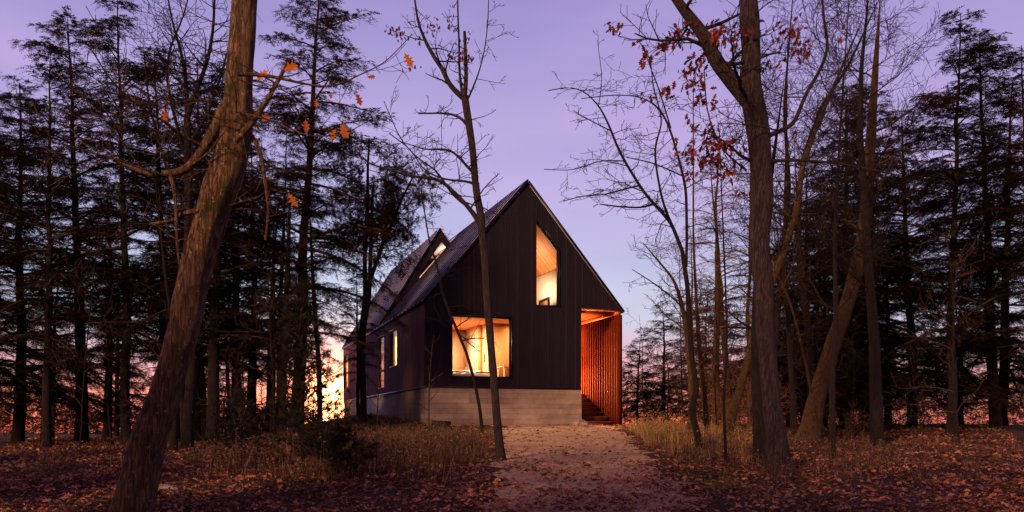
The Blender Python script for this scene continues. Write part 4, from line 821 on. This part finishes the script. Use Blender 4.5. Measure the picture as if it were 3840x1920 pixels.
# ---- white pine sapling, long needled, left foreground
def pine_sapling(label, px, Y, h, rad, seed, nb=70, name='pine_sapling'):
    rg = np.random.default_rng(seed); tr = MB(); br = MB(); fo = MB(); tr.tube([(0, 0, -.2), (.03, 0, h * .5), (0, 0, h)], [.035, .022, .006], 8)
    for q in range(nb):
        t = (q + rg.random()) / nb; z = .12 + (h - .12) * t; L = rad * (1 - t) ** .6 * rg.uniform(.6, 1.1) + .12; az = rg.uniform(0, 6.28); dd = np.array([math.cos(az), math.sin(az), .25 + .5 * t]); dd = norm(dd); pts = [np.array([0, 0, z])]
        for k in range(6): dd = norm(dd + np.array([0, 0, .05]) + rg.normal(0, .08, 3)); pts.append(pts[-1] + dd * L / 6)
        pts = np.array(pts); br.tube(pts, np.linspace(.012, .004, 7), 4, cap=False)
        nt_ = int(L / .07) + 3
        for w in range(nt_):
            f = rg.uniform(.2, 1) * 6; k = min(int(f), 5); p = pts[k] + (pts[k + 1] - pts[k]) * (f - k) + rg.normal(0, .05, 3); m = 30
            ax = norm(pts[k + 1] - pts[k] + rg.normal(0, .4, 3) * .1); d3 = ax * .7 + rg.normal(0, .7, (m, 3)); d3 /= np.linalg.norm(d3, axis=1)[:, None]; l3 = rg.uniform(.07, .13, m)[:, None]
            sd_ = np.cross(d3, rg.normal(0, 1, 3)); sd_ /= np.linalg.norm(sd_, axis=1)[:, None]; Vv = np.stack([p - sd_ * .004, p + sd_ * .004, p + d3 * l3], 1).reshape(-1, 3); fo.add(Vv, np.arange(len(Vv)).reshape(-1, 3))
    e = empty(name, basept(px, Y), label, 'young pine'); tr.build('trunk', M['bark_dark'], e, smooth=True); br.build('branches', M['twig'], e); fo.build('needles', M['pine'], e); return e
pine_sapling('wispy dark young pine standing left of the sunset gap', 1130, 14.5, 3.3, .9, 601, 105)
pine_sapling('low spreading young pine in front of the wispy one, to its right', 1240, 13.2, .8, .9, 602, 34)
pine_sapling('small young pine at the foot of the left wood', 900, 17, 1.3, .8, 603, 40)

# ---- undergrowth beyond the trees
def shrub(label, px, Y, h, w, seed, m='hemlock_brown', n=60, leafy=900):
    T = Tree(seed); bp = basept(px, Y); rg2 = T.rng
    for q in range(n // 4):
        az = rg2.uniform(0, 6.28); d = np.array([math.cos(az) * rg2.uniform(.1, .8), math.sin(az) * rg2.uniform(.1, .8), 1.]); T.branch(np.array(bp) + [rg2.normal(0, w * .15), rg2.normal(0, w * .15), -.05], d, h * rg2.uniform(.6, 1.1), .009, 1, dict(PB, rmin=.003, levels=3, up=.0, space=[.25, .2, .16]))
    O = np.concatenate([s_[0] for s_ in T.segs]); O = O[rg2.integers(0, len(O), leafy)] + rg2.normal(0, .05, (leafy, 3)); A = rg2.normal(0, 1, (leafy, 3)); A /= np.linalg.norm(A, axis=1)[:, None]; Nn = rg2.normal(0, 1, (leafy, 3)); Nn /= np.linalg.norm(Nn, axis=1)[:, None]
    fo = MB(); leaves(fo, O, A, Nn, rg2.uniform(.05, .09, leafy), np.array([(0, 0), (.3, .25), (.7, .22), (1, 0), (.7, -.22), (.3, -.25)]), rg2)
    e = empty('shrub', bp, label, 'shrub')
    T.wood.v and local(T.wood.build('stems', M['twig'], e), e); local(T.twig.build('branches', M['twig_tan'], e), e); local(fo.build('leaves', M[m], e), e)
shrub('leafy shrub glowing in the sunset gap beside the far corner of the house', 1255, 47, 2.3, 1.6, 701, 'larch', 80, 1300)
shrub('small shrub left of the sunset gap under the trees', 1150, 40, 1.8, 1.6, 702, 'hemlock_brown', 60, 900)
shrub('dark shrub on the horizon of the left wood', 985, 42, 2.0, 2.2, 703, 'hemlock', 80, 1400)
shrub('broad dark shrub low behind the left trunks', 860, 44, 2.0, 2.4, 704, 'hemlock', 80, 1400)
shrub('dark shrub between the mossy oak and the left trunks', 700, 40, 1.9, 2.2, 705, 'hemlock', 80, 1400)
shrub('dry twiggy shrub at the end of the drive right of the porch', 2455, 28, .8, .6, 706, 'larch', 40, 60)
shrub('twiggy red leaved shrub behind the tan trunks', 2680, 27, 1.7, 1.2, 707, 'redleaf', 60, 260)
shrub('red leaved shrub right behind the thick grey oak', 2790, 25, 1.9, 1.2, 708, 'redleaf', 60, 220)
shrub('low dark shrub right of the leaning scaly trunk', 3180, 24, 1.0, 1.2, 709, 'hemlock_brown', 60, 500)

# thin saplings and fine brush among the trunks
SV = []
for k in range(4):
    T = Tree(900 + k); h = [4.2, 3.2, 5.2, 2.6][k]; rg = T.rng; w = rg.normal(0, .12, 4)
    q, qr = T.stem([(0, 0, -.15), (w[0], w[1], h * .35), (w[2] * 2, 0, h * .7), (w[3] * 3, w[1], h)], [.022, .018, .012, .005], 6)
    T.dress(q, qr, .2, .98, 15, h * .3, dict(PB, wander=.2, space=[.35, .25, .2]), (.1, 1.0), .6)
    e = empty('bare_sapling', (0, 0, 0), 'x', 'sapling'); T.wood.build('trunk', M['bark_dark'], e); T.twig.build('branches', M['twig'], e); SV.append(e)
rg = np.random.default_rng(42); n_ = 0
for side, spots in (('left', [(640, 22), (700, 28), (830, 27), (880, 22), (935, 25), (985, 31), (1030, 23), (1090, 30), (1175, 33), (420, 24), (300, 20), (150, 25)]),
                    ('right', [(2420, 34), (2500, 31), (2560, 27), (2600, 30), (2690, 25), (2750, 28), (2830, 27), (2880, 24), (2990, 27), (3095, 25), (3200, 26), (3450, 23), (3600, 20)])):
    for px, Y in spots:
        i = n_ % 4; sc = rg.uniform(.8, 1.35); n_ += 1
        if n_ <= 4: c_ = SV[i]; c_.location = basept(px, Y)
        else: c_ = copy_tree(SV[i], px, Y, sc, rg.uniform(0, 6.28), '', '')
        c_.rotation_euler = (rg.normal(0, .05), rg.normal(0, .05), rg.uniform(0, 6.28)); c_['label'] = 'thin bare sapling among the trunks of the ' + side + ' wood'; c_['group'] = 'thin bare saplings in the ' + side + ' wood'
# far woods along the shore: one mass
b = MB(); rgf = np.random.default_rng(9); n = 60000
fx = rgf.uniform(-70, 75, n); fy = rgf.uniform(52, 74, n); top = 1.5 + .8 * np.sin(fx * .23) * np.sin(fx * .071 + 1) + .5 * np.sin(fx * .9) + np.where(fx > 6, 1.2, -.75)
keep = ~((fx / fy > -.235) & (fx / fy < -.19)); fx, fy, top = fx[keep], fy[keep], top[keep]; n = len(fx)
fz = gz(fx, fy) + rgf.random(n) ** 1.3 * (top + .8 + 1.6 - (gz(fx, fy))); O = np.column_stack([fx, fy, fz]); Dd = rgf.normal(0, 1, (n, 3)); Dd[:, 2] *= .3; Dd /= np.linalg.norm(Dd, axis=1)[:, None]
twiglets(b, O, Dd, rgf.uniform(.3, .7, n), 5, .06, .26, rgf)
props(b.build('far_woods', M['hemlock']), 'dark mass of low woods along the horizon behind the trees', 'woods', kind='stuff')

#GROUNDCOVER#
LF = np.array([(0, 0), (.12, .05), (.28, .26), (.4, .12), (.58, .32), (.7, .13), (.85, .16), (1, 0), (.85, -.16), (.7, -.13), (.58, -.32), (.4, -.12), (.28, -.26), (.12, -.05)])
def inhouse(X, Y):
    u = (X - HX) * math.cos(HA) + (Y - HY) * math.sin(HA); v = -(X - HX) * math.sin(HA) + (Y - HY) * math.cos(HA); return (u > -.05) & (u < 7.9) & (v > -.1) & (v < 20.2)
n = 100000; rg = np.random.default_rng(77)
Yv = 8 + 32 * rg.random(n) ** 1.25; Xv = rg.uniform(-1, 1, n) * (2 + Yv * .52) ; dv_ = drive(Xv, Yv)
clump = np.sin(Xv * 2.1 + 1.3 * np.sin(Yv)) * np.sin(Yv * 1.7 + Xv) * .5 + .5
keep = (rg.random(n) < np.where(dv_ > .93, .10 + .18 * clump + .8 * clump * sm(19, 12.5, Yv), .55 + .45 * clump)) & ~inhouse(Xv, Yv); Xv, Yv = Xv[keep], Yv[keep]; n = len(Xv)
O = np.column_stack([Xv, Yv, gz(Xv, Yv) + .02 + .03 * rg.random(n)]); az = rg.uniform(0, 6.28, n); A = np.column_stack([np.cos(az), np.sin(az), rg.normal(0, .3, n)]); A /= np.linalg.norm(A, axis=1)[:, None]
Nn = rg.normal(0, .42, (n, 3)) + [0, 0, 1]; Nn /= np.linalg.norm(Nn, axis=1)[:, None]
b = MB(); leaves(b, O, A, Nn, rg.uniform(.03, .07, n) + .08 * rg.random(n) ** 2.5, LF, rg, .6); props(b.build('fallen_leaves', M['litter']), 'brown and rust fallen leaves strewn over the forest floor and drive', 'fallen leaves', kind='stuff')

def grass(name, label, n, cx, cy_, sx, sy, h, m, seed, lean=.35, w=.006, heads=False):
    rg = np.random.default_rng(seed); mc = max(8, n // 26); q = rg.integers(0, mc, n); X = rg.normal(cx, sx, mc)[q] + rg.normal(0, .13, n); Y = rg.normal(cy_, sy, mc)[q] + rg.normal(0, .15, n); k = (drive(X, Y) < .35) & ~inhouse(X, Y); X, Y = X[k], Y[k]; n = len(X); Z = gz(X, Y); b = MB()
    hh = h * rg.uniform(.4, 1.2, n); lx = rg.normal(0, lean, n); ly = rg.normal(0, lean, n); az = rg.uniform(0, 3.14, n); wx, wy = np.cos(az) * w, np.sin(az) * w
    p0 = np.column_stack([X, Y, Z - .02]); p1 = p0 + np.column_stack([lx * hh * .35, ly * hh * .35, hh * .6]); p2 = p0 + np.column_stack([lx * hh, ly * hh, hh * (1 - .3 * np.hypot(lx, ly))]); W = np.column_stack([wx, wy, 0 * wx])
    V_ = np.stack([p0 - W, p0 + W, p1 + W * .7, p1 - W * .7, p2], 1).reshape(-1, 3); base = np.arange(n)[:, None] * 5
    b.add(V_, np.concatenate([base + [0, 1, 2], base + [0, 2, 3], base + [3, 2, 4]])) 
    if heads:
        q = rg.integers(0, n, n * 2); tt = rg.uniform(.45, 1, n * 2)[:, None]; O = p1[q] + (p2[q] - p1[q]) * tt; A = rg.normal(0, 1, (len(O), 3)) + [0, 0, .6]; A /= np.linalg.norm(A, axis=1)[:, None]; Nn = rg.normal(0, 1, (len(O), 3)); Nn /= np.linalg.norm(Nn, axis=1)[:, None]
        leaves(b, O, A, Nn, rg.uniform(.02, .045, len(O)), np.array([(0, 0), (.3, .3), (.8, .25), (1, 0), (.8, -.25), (.3, -.3)]), rg)
    props(b.build(name, m), label, 'grass' if 'grass' in name else 'weeds', kind='stuff')
grass('dry_grass', 'dry greenish grass in front of the house beside the bare slender tree', 4200, -1.5, 20, 1.2, 3.0, .36, M['olive'], 801)
grass('dead_weeds', 'tangled dead weeds in the dark left foreground', 3200, -2.3, 16.5, 1.5, 2.2, .5, M['weed'], 802, .5, .004, True)
grass('dry_grass', 'golden dry grass tufts right of the driveway near the porch', 5200, 4.7, 23.5, .9, 2.8, .42, M['grass'], 803)
grass('dead_weeds', 'seedy dead weeds among leaves below the tan trunks', 2600, 4.9, 19.5, 1.1, 2.6, .42, M['weed'], 804, .4, .004, True)
grass('dead_weeds', 'tall wispy dead stalks at the near left of the drive', 700, -2.6, 14.6, 1.2, 1.2, .85, M['weed'], 809, .3, .005, True)
grass('dead_weeds', 'tall dry stalks along the right verge of the drive', 500, 4.3, 22.5, .7, 3.0, .75, M['grass'], 810, .35, .005, True)
grass('green_grass', 'short green grass patch at the right edge of the drive', 2600, 3.0, 13.4, .5, 1.0, .10, M['greenplant'], 805, .6, .006)
grass('green_grass', 'patch of green undergrowth on the bank left of the house corner', 2200, -5.2, 27, 1.6, 2.0, .22, M['greenplant'], 806, .5, .008)
grass('dead_weeds', 'sparse weeds across the right forest floor', 2600, 8.5, 19, 2.6, 4, .30, M['weed'], 807, .5, .005, True)
grass('dead_weeds', 'sparse weeds on the dark left forest floor', 2600, -7.5, 18, 3.0, 4, .28, M['weed'], 808, .5, .005, True)

# fallen twigs
b = MB(); rg = np.random.default_rng(12)
for k in range(700):
    Y = rg.uniform(11, 28); X = rg.uniform(-1, 1) * (1 + Y * .45)
    if drive(X, Y) > .4 and rg.random() < .8: continue
    if inhouse(np.array([X]), np.array([Y]))[0]: continue
    az = rg.uniform(0, 3.14); L = rg.uniform(.15, .7); z = g(X, Y); d = np.array([math.cos(az), math.sin(az), rg.uniform(-.05, .3)]); p = np.array([X, Y, z + .03])
    b.tube(np.array([p, p + d * L * .5 + rg.normal(0, .03, 3), p + d * L]), [.007, .005, .003], 3, cap=False)
props(b.build('fallen_twigs', M['twig_tan']), 'small fallen twigs scattered over the leaf litter', 'twigs', kind='stuff')
# rock and stump
import bmesh
def rock(label, px, Y, s, seed):
    bm = bmesh.new(); bmesh.ops.create_icosphere(bm, subdivisions=3, radius=1)
    for v in bm.verts:
        k = 1 + .35 * noise.noise(v.co * 1.3 + Vector((seed, 0, 0))) + .12 * noise.noise(v.co * 4); v.co = Vector((v.co.x * s[0] * k, v.co.y * s[1] * k, max(v.co.z, -.3) * s[2] * k))
    me = bpy.data.meshes.new('rock'); bm.to_mesh(me); bm.free(); me.materials.append(M['rock']); o = bpy.data.objects.new('rock', me); link(o); bp = basept(px, Y); o.location = bp; props(o, label, 'rock')
rock('pale rock beside the foot of the porch steps', 2176, 31.2, (.34, .25, .24), 3)
rock('rounded rock at the bottom left among dead leaves', 612, 12.7, (.26, .22, .09), 8)
bp = basept(1652, 25.5); st = empty('tree_stump', bp, 'dark cut stump near the concrete corner of the house', 'stump')
T = Tree(5); T.stem([(0, 0, -.2), (0, 0, 0), (.01, 0, .2), (.02, 0, .36)], [.42, .36, .31, .30], 18, rough=.09, step=.06); T.wood.build('trunk', M['stump'], st, smooth=True)
